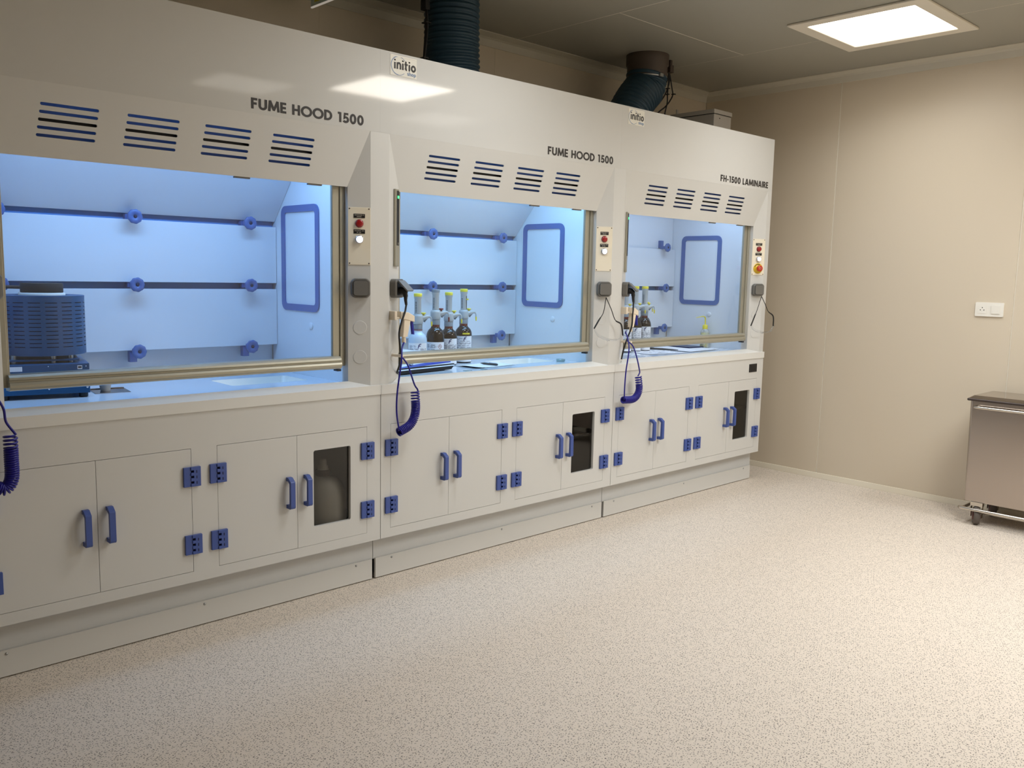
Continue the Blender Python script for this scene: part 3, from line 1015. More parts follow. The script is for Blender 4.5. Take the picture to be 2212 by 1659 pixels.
for x, y in ((-0.10, -0.09), (0.02, -0.1), (0.075, -0.09), (0.05, 0.1), (-0.1, 0.1)):
    part('spacer', G().lathe([(0.008, 0.120), (0.008, 0.128)], 10, c=(x, y, 0)).lathe([(0.009, 0.134), (0.009, 0.147)], 10, c=(x, y, 0)), 'clamp', t)


def drum():
    g = G()
    R, z0, z1 = 0.134, 0.146, 0.352
    cols, rows = 16, 12
    ring = []
    for k in range(cols):
        a0 = 2 * math.pi * k / cols
        da = 2 * math.pi / cols
        ring += [a0, a0 + da * 0.24, a0 + da * 0.48, a0 + da * 0.72]
    n = len(ring)
    zs = [z0, z0 + 0.018]
    pitch = (z1 - z0 - 0.040) / rows
    for r in range(rows):
        zs += [z0 + 0.018 + r * pitch + pitch * 0.80, z0 + 0.018 + (r + 1) * pitch]
    zs.append(z1)
    V = [(R * math.cos(a), R * math.sin(a), z) for z in zs for a in ring]
    F = []
    for j in range(len(zs) - 1):
        slotrow = j >= 2 and j % 2 == 0 and j < len(zs) - 2
        for k in range(n):
            if slotrow and k % 4 != 3:
                continue
            F.append((j * n + k, j * n + (k + 1) % n, (j + 1) * n + (k + 1) % n, (j + 1) * n + k))
    g.add(V, F, True)
    g.lathe([(R, z1), (R - 0.003, z1 + 0.001), (0.08, z1)], 64, smooth=False)
    return g


part('drum', drum(), 'furnace', t)
part('drum_core', G().lathe([(0.128, 0.147), (0.128, 0.35)], 48), 'furnace_in', t)
part('insulation_ring', G().lathe([(0.074, 0.352), (0.074, 0.360), (0.07, 0.361)], 36), 'felt', t)
part('lid_block', G().lathe([(0.066, 0.360), (0.068, 0.363), (0.068, 0.391), (0.066, 0.394)], 36), 'brick', t)
part('thermocouple', G().tube([(-0.2, 0.12, 0.378), (-0.06, 0.02, 0.378)], 0.006, 8), 'collar', t)

t = thing('metal_plate', 'thin square steel plate on the worktop beside the blue furnace', 'plate', (-0.955, 0.365, ZW), math.radians(-8))
part('sheet', G().box(-0.06, 0.06, -0.06, 0.06, 0.0, 0.002), 'steel', t)
part('edge_fold', G().box(-0.06, 0.06, 0.058, 0.06, 0.002, 0.005), 'steel', t)
t = thing('crucible', 'small tapered grey crucible standing on the square steel plate', 'crucible', (-0.968, 0.375, ZW + 0.0021))
part('cup', G().lathe([(0.016, 0), (0.0175, 0.004), (0.026, 0.055), (0.0275, 0.062), (0.025, 0.062), (0.015, 0.006), (0, 0.006)], 28), 'boxgrey', t)
part('rim', G().lathe([(0.0275, 0.060), (0.0285, 0.062), (0.0275, 0.065), (0.025, 0.0645), (0.0248, 0.062)], 28), 'clamp', t)


# ================================================================== pump bottles
def cyl_patch(g, R, a0, a1, z0, z1, n=10):
    ring0 = [(R * math.cos(a0 + (a1 - a0) * k / n), R * math.sin(a0 + (a1 - a0) * k / n), z0) for k in range(n + 1)]
    ring1 = [(x, y, z1) for x, y, _ in ring0]
    g.add(ring0 + ring1, [(k, k + 1, n + 2 + k, n + 1 + k) for k in range(n)], True)
    return g


def bottle(label, x, y, kind, cap, hgt=1.0, lab_top=0.127, mark='f', group=None, nozzle_dir=-0.75, blue_accent=False, rad=0.044, sh=1.0, valve='yellow', tipmat='yellow'):
    t = thing('dispenser_bottle', label, 'bottle', (x, y, ZW), 0, group)
    R = rad
    glass = 'amber' if kind == 'amber' else 'milk'
    part('glass_body', G().lathe([(R - .006, 0), (R, 0.005), (R, 0.150 * sh), (R * 0.975, 0.161 * sh), (R * 0.90, 0.172 * sh), (R * 0.78, 0.181 * sh), (R * 0.64, 0.1875 * sh), (R * 0.53, 0.192 * sh), (0.021, 0.198 * sh)], 40), glass, t)
    part('neck', G().lathe([(0.0212, 0.190 * sh), (0.0212, 0.208 * sh)], 28), 'amber_neck' if kind == 'amber' else 'milk', t)
    if kind != 'amber':
        part('neck_ring', G().lathe([(0.0225, 0.203 * sh), (0.0225, 0.207 * sh)], 28), 'redrim', t)
    part('adapter', G().lathe([(0.0222, 0.208 * sh), (0.0222, 0.208 * sh + 0.022), (0.020, 0.208 * sh + 0.024)], 28), 'pump_grey', t)
    # view-side angle of the label centre, in world terms
    va = math.atan2(CAM.y - y, CAM.x - x)
    lb = part('label', cyl_patch(G(), R + 0.0005, va - 1.25, va + 1.25, 0.007, lab_top, 20), 'label', t)
    rr = random.Random(int(x * 1000))
    g = G()
    z = lab_top - 0.014
    while z > 0.02:
        a = va - 1.0
        while a < va + 1.0:
            wd = rr.uniform(0.25, 0.6)
            if not (mark == 'f' and a + wd > va + 0.05 and z > lab_top - 0.026) and not (mark == 'haz' and a + wd > va + 0.15):
                cyl_patch(g, R + 0.0009, a, min(a + wd, va + 1.05), z, z + 0.0022, 5)
            a += wd + rr.uniform(0.06, 0.25)
        z -= rr.choice((0.0045, 0.0045, 0.009))
    part('label_print', g, 'greyink', lb)
    g = G()
    if mark == 'f':
        strokes = [[(0.0, 0.0), (0.004, 0.0135), (0.0065, 0.0185), (0.015, 0.0200)], [(0.0, 0.0105), (0.0115, 0.0105)]]
        mm = 'navy'
        wd = 0.0040
        zo, ao = lab_top - 0.024, 0.05
    else:
        strokes = [[(0, 0.012), (0.011, 0.024), (0.022, 0.012), (0.011, 0.0), (0, 0.012)]]
        mm = 'red'
        wd = 0.0016
        zo, ao = lab_top - 0.033, 0.3
    for st in strokes:
        rb = ribbon(st, wd)
        for (a, b), (c, d) in zip(rb, rb[1:]):
            g.add([((R + 0.0012) * math.cos(va + ao + p.x / R), (R + 0.0012) * math.sin(va + ao + p.x / R), zo + p.y) for p in (a, b, d, c)], [(0, 1, 2, 3)])
    part('label_mark', g, mm, lb)
    if mark == 'haz':
        g = G()
        for u0, u1, z0, z1 in ((0.006, 0.012, 0.012, 0.0145), (0.011, 0.016, 0.008, 0.010), (0.008, 0.014, 0.0165, 0.0180)):
            cyl_patch(g, R + 0.0012, va + ao + u0 / R, va + ao + u1 / R, zo + z0, zo + z1, 3)
        part('hazard_symbol', g, 'ink', lb)
    # pump head
    H = 0.208 * sh + 0.024
    part('pump_head', G().lathe([(0.021, H), (0.024, H + 0.002), (0.025, H + 0.012), (0.025, H + 0.034), (0.023, H + 0.044), (0.019, H + 0.046)], 32), 'pump', t)
    ca, sa = math.cos(nozzle_dir), math.sin(nozzle_dir)

    def nz(r, zz):
        return (ca * r, sa * r, zz)
    arm = [nz(0.014, H + 0.027), nz(0.032, H + 0.031), nz(0.047, H + 0.035), nz(0.057, H + 0.034), nz(0.0635, H + 0.027), nz(0.0655, H + 0.012)]
    part('nozzle_arm', G().tube(smooth_path(arm, 5), [0.0155 - 0.0120 * min(1, k / 19) for k in range(26)], 10), 'pump', t)
    dk = G().tube([nz(0.030, H + 0.010), nz(0.037, H + 0.022), nz(0.046, H + 0.028)], [0.004, 0.006, 0.003], 8)
    part('nozzle_grip', dk, 'pump_grey', t)
    part('nozzle_tip', G().tube([nz(0.0655, H + 0.012), nz(0.066, H), nz(0.066, H - 0.010)], [0.0042, 0.004, 0.0026], 8), tipmat, t)
    part('valve_knob', G().lathe([(0.005, H + 0.040), (0.006, H + 0.047), (0.0115, H + 0.049), (0.0115, H + 0.0535), (0.009, H + 0.055), (0, H + 0.055)], 20,
         c=(ca * 0.027, sa * 0.027, 0)), valve, t)
    ct = H + 0.044 + 0.092 * hgt
    part('pump_cylinder', G().lathe([(0.0165, H + 0.044), (0.0165, ct - 0.012), (0.0188, ct - 0.006), (0.0188, ct)], 28), 'pump', t)
    g = G()
    for k in range(7):
        cyl_patch(g, 0.0170, va - 0.75, va - 0.35, H + 0.056 + k * 0.0075, H + 0.0595 + k * 0.0075, 3)
    part('volume_scale', g, 'ink', t)
    part('cylinder_cap', G().lathe([(0.0192, ct), (0.0195, ct + 0.002), (0.0195, ct + 0.013), (0.0182, ct + 0.015), (0, ct + 0.0152)], 28), cap, t)
    if blue_accent:
        part('yellow_tag', cyl_patch(G(), R + 0.0008, va - 0.1, va + 0.8, 0.153 * sh, 0.161 * sh, 8), 'yellow', t)
        part('stroke_slot', G().box(0.0155, 0.0172, -0.002, 0.002, H + 0.05, H + 0.118, mx=Matrix.Rotation(va + 0.95, 4, 'Z')), 'ink', t)
        part('stroke_stop', G().lathe([(0.004, 0), (0.008, 0.003), (0.004, 0.008)], 12, c=(0.023 * math.cos(va + 0.95), 0.023 * math.sin(va + 0.95), H + 0.097)), 'yellow', t)
    return t


GB = 'pump bottles in the middle hood'
bottle('clear pump bottle with yellow cap, leftmost in the middle hood', 0.437, 0.33, 'milk', 'yellow', 0.93, 0.128, 'f', GB, -0.5, sh=0.92)
bottle('amber pump bottle with grey cap and red hazard diamond label', 0.571, 0.365, 'amber', 'pump_grey', 0.95, 0.125, 'haz', GB, -0.5, valve='redrim', tipmat='redrim')
bottle('amber pump bottle with yellow cap between grey-capped one and rightmost one, middle hood', 0.694, 0.415, 'amber', 'yellow', 0.94, 0.134, 'f', GB, -0.5, sh=0.93)
bottle('tallest yellow-capped amber pump bottle with dark slotted cylinder, rightmost in middle hood', 0.834, 0.465, 'amber', 'yellow', 1.03, 0.139, 'f', GB, -0.5, sh=0.965, blue_accent=True)
GC = 'pump bottles in the farthest hood'
bottle('amber pump bottle mostly hidden behind the plug of the farthest hood', 2.083, 0.42, 'amber', 'pump_grey', 0.95, 0.140, 'f', GC, -0.5, sh=1.03)
bottle('amber pump bottle with yellow cap behind the spray gun, farthest hood', 2.178, 0.42, 'amber', 'yellow', 1.07, 0.148, 'f', GC, -0.5, sh=1.05)
bottle('amber pump bottle with yellow cap at the right end of farthest hood group', 2.270, 0.42, 'amber', 'yellow', 1.07, 0.152, 'f', GC, -0.5, sh=1.05)
bottle('amber pump bottle hidden behind another, only its nozzle showing, farthest hood', 2.425, 0.545, 'amber', 'yellow', 1.0, 0.145, 'f', GC, -0.3, sh=1.05)

# ------------------------------------------------------------------ balance, papers, pens, dish
t = thing('balance', 'pale weighing balance with blue band at the left of the middle hood', 'balance', (0.375, 0.30, ZW), math.radians(9))
prof = [(-0.185, 0.004), (0.175, 0.004), (0.19, 0.018), (0.195, 0.030), (-0.195, 0.030), (-0.19, 0.018)]
rot = Matrix(((1, 0, 0, 0), (0, 0, 1, 0), (0, 1, 0, 0), (0, 0, 0, 1)))
part('base', G().prism(prof, -0.10, 0.10, mx=rot), 'black', t, bevel=0.004)
part('housing', G().loft([[(-0.195, -0.105, 0.020), (0.195, -0.105, 0.020), (0.195, 0.105, 0.020), (-0.195, 0.105, 0.020)],
                          [(-0.19, -0.072, 0.050), (0.19, -0.072, 0.050), (0.19, 0.105, 0.054), (-0.19, 0.105, 0.054)],
                          [(-0.18, -0.060, 0.054), (0.18, -0.060, 0.054), (0.18, 0.100, 0.058), (-0.18, 0.100, 0.058)]]), 'scale_grey', t, bevel=0.005)


def slope_y(z):
    return -0.105 + (z - 0.020) * 1.1 - 0.0012


part('blue_band', G().loft([[(x, slope_y(z0), z0), (x, slope_y(z1), z1), (x, slope_y(z1) + 0.002, z1), (x, slope_y(z0) + 0.002, z0)]
                            for x, z0, z1 in ((-0.175, 0.028, 0.033), (-0.08, 0.030, 0.039), (0.05, 0.033, 0.044), (0.183, 0.036, 0.047))]), 'lever', t)
part('level_bubble', G().lathe([(0.010, 0.036), (0.014, 0.042), (0.014, 0.050), (0.010, 0.058), (0.004, 0.061), (0, 0.0615)], 20, c=(-0.085, -0.078, 0)), 'chrome', t)
part('pan_stem', G().lathe([(0.02, 0.05), (0.02, 0.088)], 16, c=(-0.06, 0.03, 0)), 'scale_grey', t)
part('weighing_pan', G().box(-0.165, 0.045, -0.06, 0.16, 0.088, 0.094), 'label', t, bevel=0.003)

t = thing('paper_sheet', 'blank white paper sheet with a pen on it, middle hood', 'paper', (0.83, 0.285, ZW + 0.0005), math.radians(6))


def curl():
    g = G()
    rings0, rings1 = [], []
    for k in range(9):
        x = -0.148 + 0.297 * k / 8
        z = 0.001 + 0.007 * max(0, 1 - k / 2.5) ** 2
        rings0.append((x, z))
    V = [(x, -0.075, z) for x, z in rings0] + [(x, 0.075, z) for x, z in rings0] + [(x, -0.075, z + 0.0008) for x, z in rings0] + [(x, 0.075, z + 0.0008) for x, z in rings0]
    n = 9
    F = []
    for k in range(8):
        F += [(k, n + k, n + k + 1, k + 1), (2 * n + k, 2 * n + k + 1, 3 * n + k + 1, 3 * n + k), (k, k + 1, 2 * n + k + 1, 2 * n + k), (n + k + 1, n + k, 3 * n + k, 3 * n + k + 1)]
    F += [(0, 2 * n, 3 * n, n), (8, n + 8, 3 * n + 8, 2 * n + 8)]
    return g.add(V, F)


part('sheet', curl(), 'paper', t)


def pen(name, label, loc, rz, L, m, group=None):
    t = thing(name, label, 'pen', loc, rz)
    mx = Matrix.Rotation(math.radians(90), 4, 'Y')
    part('barrel', G().lathe([(0.002, -L / 2), (0.0052, -L / 2 + 0.018), (0.0056, L / 2 - 0.012), (0.0048, L / 2)], 14, mx=mx), m, t)
    part('clip', G().box(L / 2 - 0.05, L / 2 - 0.006, -0.0016, 0.0016, 0.0056, 0.0072), 'chrome', t)
    part('tip', G().lathe([(0.0006, -L / 2 - 0.006), (0.002, -L / 2)], 10, mx=mx), 'chrome', t)
    return t


pen('pen', 'dark pen lying on the white sheet in the middle hood', (0.846, 0.275, ZW + 0.0082), math.radians(-76), 0.100, 'pen')

t = thing('petri_dish', 'small clear glass dish at the right of the middle hood worktop', 'dish', (1.315, 0.225, ZW))
part('bowl', G().lathe([(0.022, 0), (0.0235, 0.001), (0.0235, 0.012), (0.022, 0.012), (0.0215, 0.002), (0, 0.002)], 28), 'dish', t)
part('cover', G().lathe([(0.0245, 0.005), (0.0245, 0.0135), (0, 0.0138)], 28), 'dish', t)

for (x, y, a, lab, w2, h2) in ((0.60, 0.155, 8, 'small clear plastic slip beside the balance in the middle hood', 0.022, 0.010),
                               (0.70, 0.150, -12, 'small clear plastic slip before the blank paper in the middle hood', 0.014, 0.012)):
    t = thing('plastic_slip', lab, 'plastic slip', (x, y, ZW), math.radians(a), 'clear plastic slips in the middle hood')
    part('film', G().box(-w2, w2, -h2, h2, 0.0, 0.004), 'dish', t)
    part('seal', G().box(w2 - 0.004, w2, -h2, h2, 0.004, 0.005), 'label', t)


def sheet(label, loc, rz, w2, h2, print_=True, seed=3, dense=0.75):
    t = thing('printed_sheet' if print_ else 'paper_sheet', label, 'paper', loc, rz)
    s = part('page', G().box(-w2, w2, -h2, h2, 0, 0.0008), 'paper', t)
    if print_:
        rr = random.Random(seed)
        g = G()
        y = h2 - 0.014
        while y > -h2 + 0.012:
            x = -w2 + 0.012
            while x < w2 - 0.02:
                ww = rr.uniform(0.012, 0.04)
                if rr.random() < dense:
                    g.box(x, min(x + ww, w2 - 0.01), y, y + 0.0042, 0.0008, 0.0010)
                x += ww + rr.uniform(0.003, 0.008)
            y -= 0.0095
        part('print', g, 'greyink', t)
    return t


sheet('densely printed sheet at the left front of the farthest hood', (1.855, 0.285, ZW + 0.0003), math.radians(4), 0.115, 0.17, True, 5, 0.9)
sheet('white printed sheet under the dark tongs in the farthest hood', (2.24, 0.30, ZW + 0.0015), math.radians(-14), 0.15, 0.11, True, 9, 0.25)
sheet('blank white sheet under the navy notebook in the farthest hood', (2.60, 0.35, ZW + 0.0027), math.radians(3), 0.17, 0.16, False)
t = thing('notebook', 'navy notebook lying flat on white paper, farthest hood', 'notebook', (2.72, 0.425, ZW + 0.0037), math.radians(-3))
part('cover', G().box(-0.075, 0.075, -0.095, 0.095, 0.0, 0.007), 'tablet', t, bevel=0.001)
part('pages', G().box(-0.073, 0.0755, -0.093, 0.0955, 0.0015, 0.0055), 'paper', t)
t = thing('tongs', 'dark metal tongs lying on the printed sheet, farthest hood', 'tongs', (2.395, 0.345, ZW + 0.0035), math.radians(-70))
for s in (-1, 1):
    part('arm', G().tube([(-0.085, s * 0.012, 0.005), (-0.02, s * 0.010, 0.005), (0.03, s * 0.006, 0.005), (0.085, s * 0.001, 0.005)], [0.0045, 0.0055, 0.004, 0.002], 8), 'pen', t)
part('joint', G().lathe([(0.013, 0.0), (0.013, 0.011), (0, 0.011)], 14, c=(-0.085, 0, 0)), 'pen', t)

t = thing('wash_bottle', 'clear wash bottle with yellow cap and bent yellow spout, farthest hood', 'wash bottle', (2.835, 0.352, ZW))
part('body', G().lathe([(0.027, 0), (0.029, 0.004), (0.029, 0.100), (0.026, 0.112), (0.018, 0.122), (0.015, 0.126)], 28), 'wash', t)
part('contents', G().lathe([(0.0265, 0.004), (0.0275, 0.006), (0.0275, 0.098), (0, 0.098)], 28), 'yellow', t)
part('cap', G().lathe([(0.0165, 0.122), (0.0172, 0.124), (0.0172, 0.146), (0.014, 0.150), (0.004, 0.152)], 24), 'yellow', t)
part('spout', G().tube(smooth_path([(0, 0, 0.148), (0.0, 0, 0.175), (-0.002, 0.001, 0.196), (-0.016, 0.004, 0.206), (-0.05, 0.012, 0.203), (-0.078, 0.02, 0.198)], 6),
     [0.0042 - 0.0026 * min(1, max(0, (k - 14) / 16)) for k in range(31)], 8), 'yellow', t)

# ================================================================== spray guns, coiled hoses, power cords
gun_lab = ['cream spray gun and coiled blue hose at the left edge, nearest hood',
           'cream spray gun and coiled blue hose on the post left of the middle hood',
           'cream spray gun and coiled blue hose on the post left of the farthest hood']
coil_paths = [
    ([(0.112, 0.803), (0.112, 0.735), (0.110, 0.668), (0.090, 0.640), (0.062, 0.652)], 0.0175),
    ([(0.136, 0.818), (0.139, 0.730), (0.112, 0.678), (0.052, 0.652)], 0.0165),
    ([(0.136, 0.782), (0.147, 0.705), (0.104, 0.663), (0.014, 0.664)], 0.0165)]
feed_a = [[(0.056, 1.027), (0.050, 0.99), (0.045, 0.90), (0.040, 0.78), (0.050, 0.70), (0.062, 0.656)],
          [(0.108, 1.027), (0.079, 1.0), (0.060, 0.949), (0.040, 0.825), (0.037, 0.738), (0.050, 0.660)],
          [(0.062, 1.020), (0.054, 0.99), (0.040, 0.93), (0.022, 0.821), (0.016, 0.74), (0.016, 0.668)]]
feed_b = [[(0.022, 0.968), (0.070, 0.935), (0.097, 0.888), (0.103, 0.845), (0.122, 0.812), (0.128, 0.802)],
          [(0.072, 0.968), (0.102, 0.930), (0.133, 0.850), (0.150, 0.826), (0.153, 0.815)],
          [(0.044, 0.978), (0.090, 0.945), (0.122, 0.88), (0.148, 0.812), (0.146, 0.796), (0.136, 0.784)]]
for i in range(3):
    X0 = (i - 1) * U
    t = thing('spray_gun', gun_lab[i], 'spray gun', (X0, 0, 0), group='spray guns with coiled blue hoses')
    G0 = -0.052 if i == 0 else 0.0
    # holder on the post
    part('holder', G().box(0.050, 0.064, -0.022, 0.024, 1.117, 1.155).box(0.064, 0.100, -0.020, -0.006, 1.122, 1.130), 'gun', t, loc=(G0, 0, 0), bevel=0.003)
    hd = G()
    hd.loft([[(0.080, -0.026, 1.123), (0.080, 0.004, 1.123), (0.080, 0.004, 1.153), (0.080, -0.026, 1.153)],
             [(0.118, -0.027, 1.116), (0.118, 0.005, 1.116), (0.118, 0.005, 1.150), (0.118, -0.027, 1.150)],
             [(0.152, -0.023, 1.108), (0.152, 0.001, 1.108), (0.152, 0.001, 1.134), (0.152, -0.023, 1.134)]])
    part('gun_head', hd, 'gun', t, loc=(G0, 0, 0), bevel=0.003)
    gr = G()
    gr.loft([[(0.098, -0.024, 1.125), (0.132, -0.024, 1.118), (0.132, 0.002, 1.118), (0.098, 0.002, 1.125)],
             [(0.095, -0.024, 1.08), (0.124, -0.024, 1.078), (0.124, 0.002, 1.078), (0.095, 0.002, 1.08)],
             [(0.092, -0.023, 1.047), (0.117, -0.023, 1.047), (0.117, 0.001, 1.047), (0.092, 0.001, 1.047)]])
    part('grip', gr, 'gun', t, loc=(G0, 0, 0), bevel=0.003)
    part('hose_socket', G().tube([(0.105, -0.011, 1.047), (0.106, -0.011, 1.022)], 0.0088, 12), 'gun', t, loc=(G0, 0, 0))
    part('trigger_lever', G().loft([[(0.138, -0.018, 1.122), (0.146, -0.018, 1.124), (0.146, -0.006, 1.124), (0.138, -0.006, 1.122)],
                                    [(0.146, -0.018, 1.056), (0.156, -0.018, 1.055), (0.156, -0.006, 1.055), (0.146, -0.006, 1.056)]]), 'lever', t, loc=(G0, 0, 0), bevel=0.001)
    part('wall_outlet', G().tube([(0.072, 0.030, 0.969), (0.078, -0.040, 0.969)], 0.0065, 12), 'gun', t, loc=(G0, 0, 0))
    pts = [(x, -0.012 - 0.045 * min(1, k / 2), z) for k, (x, z) in enumerate(feed_a[i])]
    part('hose', G().tube(smooth_path(pts, 8), 0.0037, 8), 'hose', t)
    pts = [(x, -0.040 - 0.008 * min(1, k / 2), z) for k, (x, z) in enumerate(feed_b[i])]
    part('hose', G().tube(smooth_path(pts, 8), 0.0037, 8), 'hose', t)
    cpts, cr = coil_paths[i]
    cl = smooth_path([(x, -0.050, z) for x, z in cpts], 24)
    seg = [0.0]
    for a, b in zip(cl, cl[1:]):
        seg.append(seg[-1] + (b - a).length)
    L = seg[-1]
    turns = 27
    N = turns * 14
    cp = []
    j = 0
    for k in range(N + 1):
        f = k / N
        # loose turns at the top, tight below
        f2 = 0.26 * (f / 0.13) if f < 0.13 else 0.26 + 0.74 * (f - 0.13) / 0.87
        f2 = 0.55 * f2 + 0.45 * f
        sl2 = f2 * L
        while j < len(seg) - 2 and seg[j + 1] < sl2:
            j += 1
        u = (sl2 - seg[j]) / max(1e-9, seg[j + 1] - seg[j])
        p = cl[j].lerp(cl[j + 1], u)
        tan = (cl[j + 1] - cl[j]).normalized()
        n1 = Vector((0, 1, 0))
        n2 = tan.cross(n1).normalized()
        a = 2 * math.pi * turns * f + 2.6
        cp.append(p + (n1 * math.cos(a) + n2 * math.sin(a)) * cr)
    part('coil', G().tube(cp, 0.0036, 6), 'hose', t)

cord_pts = [[(0.1105, -0.015, 1.200), (0.1110, -0.019, 1.180), (0.096, -0.030, 1.150), (0.070, -0.040, 1.105), (0.060, -0.040, 1.063), (0.072, -0.030, 1.004), (0.086, -0.012, 0.965), (0.098, 0.010, 0.925), (0.110, 0.040, 0.895), (0.135, 0.075, 0.872)],
            [(0.1105, -0.015, 1.200), (0.1090, -0.019, 1.180), (0.090, -0.035, 1.145), (0.074, -0.045, 1.113), (0.088, -0.030, 1.05), (0.076, -0.015, 0.99), (0.058, -0.006, 0.93), (0.050, 0.0, 0.875)]]
sl = bevel_mx(False, 1.2475, 0.5)
for i, pts in ((1, cord_pts[0]), (2, cord_pts[1])):
    t = thing('power_cord', ('black power cord plugged in left of the middle hood', 'black power cord plugged in left of the farthest hood')[i - 1], 'cord',
              ((i - 1) * U, 0, 0), group='black power cords')
    pp = [sl @ Vector(p) for p in ((0, -0.0318, -0.008), (0, -0.044, -0.010), (0, -0.052, -0.018), (0, -0.055, -0.034))]
    part('plug', G().tube(smooth_path(pp, 4), [0.0155] * 5 + [0.013] * 4 + [0.010] * 4, 14), 'rubber', t)
    part('strain_relief', G().tube([pp[-1] + Vector((0, 0, 0.002)), pts[0], pts[1]], [0.0088, 0.0072, 0.0055], 10), 'rubber', t)
    part('cable', G().tube(smooth_path(pts[1:], 8), 0.0042, 8), 'rubber', t)


# ------------------------------------------------------------------ safety glasses hanging on the closed sockets
def goggles(label, X0, arm_l, arm_r, lens):
    t = thing('safety_glasses', label, 'safety glasses', (X0, 0, 0), group='safety glasses hung on the grey sockets')
    for nm, pts in (('l', arm_l), ('r', arm_r)):
        pp = smooth_path(pts, 6)
        k = int(len(pp) * 0.55)
        part('strap', G().tube(pp[:k + 1], 0.0022, 6), 'rubber', t)
        part('strap_sleeve', G().tube(pp[k:], [0.0034] * 2 + [0.004] * (len(pp) - k - 2), 8), 'rubber', t)
    pts = smooth_path(lens, 8)
    g = G()
    n = len(pts)
    V, F = [], []
    for k, p in enumerate(pts):
        d = Vector((0, -0.022 * math.sin(math.pi * k / (n - 1)), 0.0))
        V += [tuple(p), tuple(p + Vector((0, -0.034, 0.010)) * max(0.35, math.sin(math.pi * k / (n - 1))))]
    for k in range(n - 1):
        F.append((2 * k, 2 * k + 2, 2 * k + 3, 2 * k + 1))
    g.add(V, F, True)
    part('lens', g, 'clear', t)
    part('lens_rim', G().tube(pts, 0.0016, 6), 'clear', t)
    mid = pts[n // 2]
    part('nose_bridge', G().tube([mid + Vector((-0.008, -0.002, -0.004)), mid + Vector((0.0, -0.006, 0.003)), mid + Vector((0.009, -0.002, -0.003))], 0.0018, 6), 'clamp', t)
    return t


ctr = (1.395, -0.010, 1.206)
goggles('safety glasses hung by a black strap right of the middle hood', 0.0,
        [ctr, (1.383, -0.006, 1.130), (1.352, -0.004, 1.090), (1.325, 0.004, 1.046)],
        [ctr, (1.425, -0.022, 1.145), (1.463, -0.02, 1.088), (1.500, -0.03, 1.065), (1.518, -0.03, 1.006)],
        [(1.323, 0.005, 1.043), (1.345, -0.004, 1.008), (1.392, -0.015, 0.986), (1.432, -0.022, 0.984), (1.475, -0.028, 0.984), (1.518, -0.03, 1.008)])
ctr = (2.905, -0.012, 1.208)
goggles('safety glasses hung by a black strap right of the farthest hood', 0.0,
        [ctr, (2.870, -0.006, 1.118), (2.852, -0.004, 1.085), (2.828, 0.006, 1.021)],
        [ctr, (2.935, -0.025, 1.155), (2.965, -0.03, 1.112), (3.012, -0.04, 1.081), (3.020, -0.04, 1.018)],
        [(2.828, 0.006, 1.020), (2.850, -0.002, 0.993), (2.900, -0.018, 0.976), (2.940, -0.028, 0.978), (2.980, -0.035, 0.980), (3.020, -0.04, 1.020)])


# ================================================================== on top of the hoods
def bellows(path, r0, ribs, n=36, depth=0.010, sub=8):
    pts = [Vector(p) for p in path]
    seg = [0.0]
    for a, b in zip(pts, pts[1:]):
        seg.append(seg[-1] + (b - a).length)
    out, rad = [], []
    N = ribs * sub
    j = 0
    for k in range(N + 1):
        s_ = seg[-1] * k / N
        while j < len(seg) - 2 and seg[j + 1] < s_:
            j += 1
        out.append(pts[j].lerp(pts[j + 1], (s_ - seg[j]) / max(1e-9, seg[j + 1] - seg[j])))
        c_ = 0.5 - 0.5 * math.cos(2 * math.pi * k / sub)
        rad.append(r0 - depth + depth * c_ ** 0.7)
    return G().tube(out, rad, n)


t = thing('exhaust_duct', 'straight dark blue ribbed exhaust duct above the middle fume hood', 'duct', (0.69, 0.41, 2.178), group='blue ribbed exhaust ducts')
part('bellows', bellows([(0.012, 0, 0), (0.0, 0, 0.2), (-0.004, 0, ZC - 2.178)], 0.134, 17), 'duct', t)
part('base_flange', G().lathe([(0.15, 0), (0.15, 0.012), (0.138, 0.014)], 36), 'collar', t)
t = thing('cable_box', 'small dark cable box under the ceiling left of the straight duct', 'junction box', (0.515, 0.395, ZC - 0.105), group='small ceiling cable boxes')
part('housing', G().box(-0.012, 0.014, -0.02, 0.02, 0.0, 0.055), 'rubber', t, bevel=0.003)
part('stem', G().box(0.0, 0.016, -0.008, 0.008, 0.055, 0.105), 'rubber', t)
t = thing('cable_bundle', 'black cable bundle hanging left of the straight duct', 'cable', (0.515, 0.395, 2.178))
for k in range(3):
    dx = 0.006 * k
    part('cable', G().tube(smooth_path([(0.004 + dx, 0.01 * (k - 1), 0.345), (0.006 + dx * 0.6, 0.012 * (k - 1), 0.26), (-0.004 + dx, 0.014 * (k - 1), 0.17), (-0.016 + dx, 0.008 * (k - 1), 0.06), (-0.022 + dx, 0, 0.002)], 6), 0.0042, 6), 'rubber', t)
for z, x in ((0.285, 0.006), (0.125, -0.006)):
    part('cable_tie', G().box(x - 0.012, x + 0.016, -0.018, 0.018, z, z + 0.005), 'black', t)

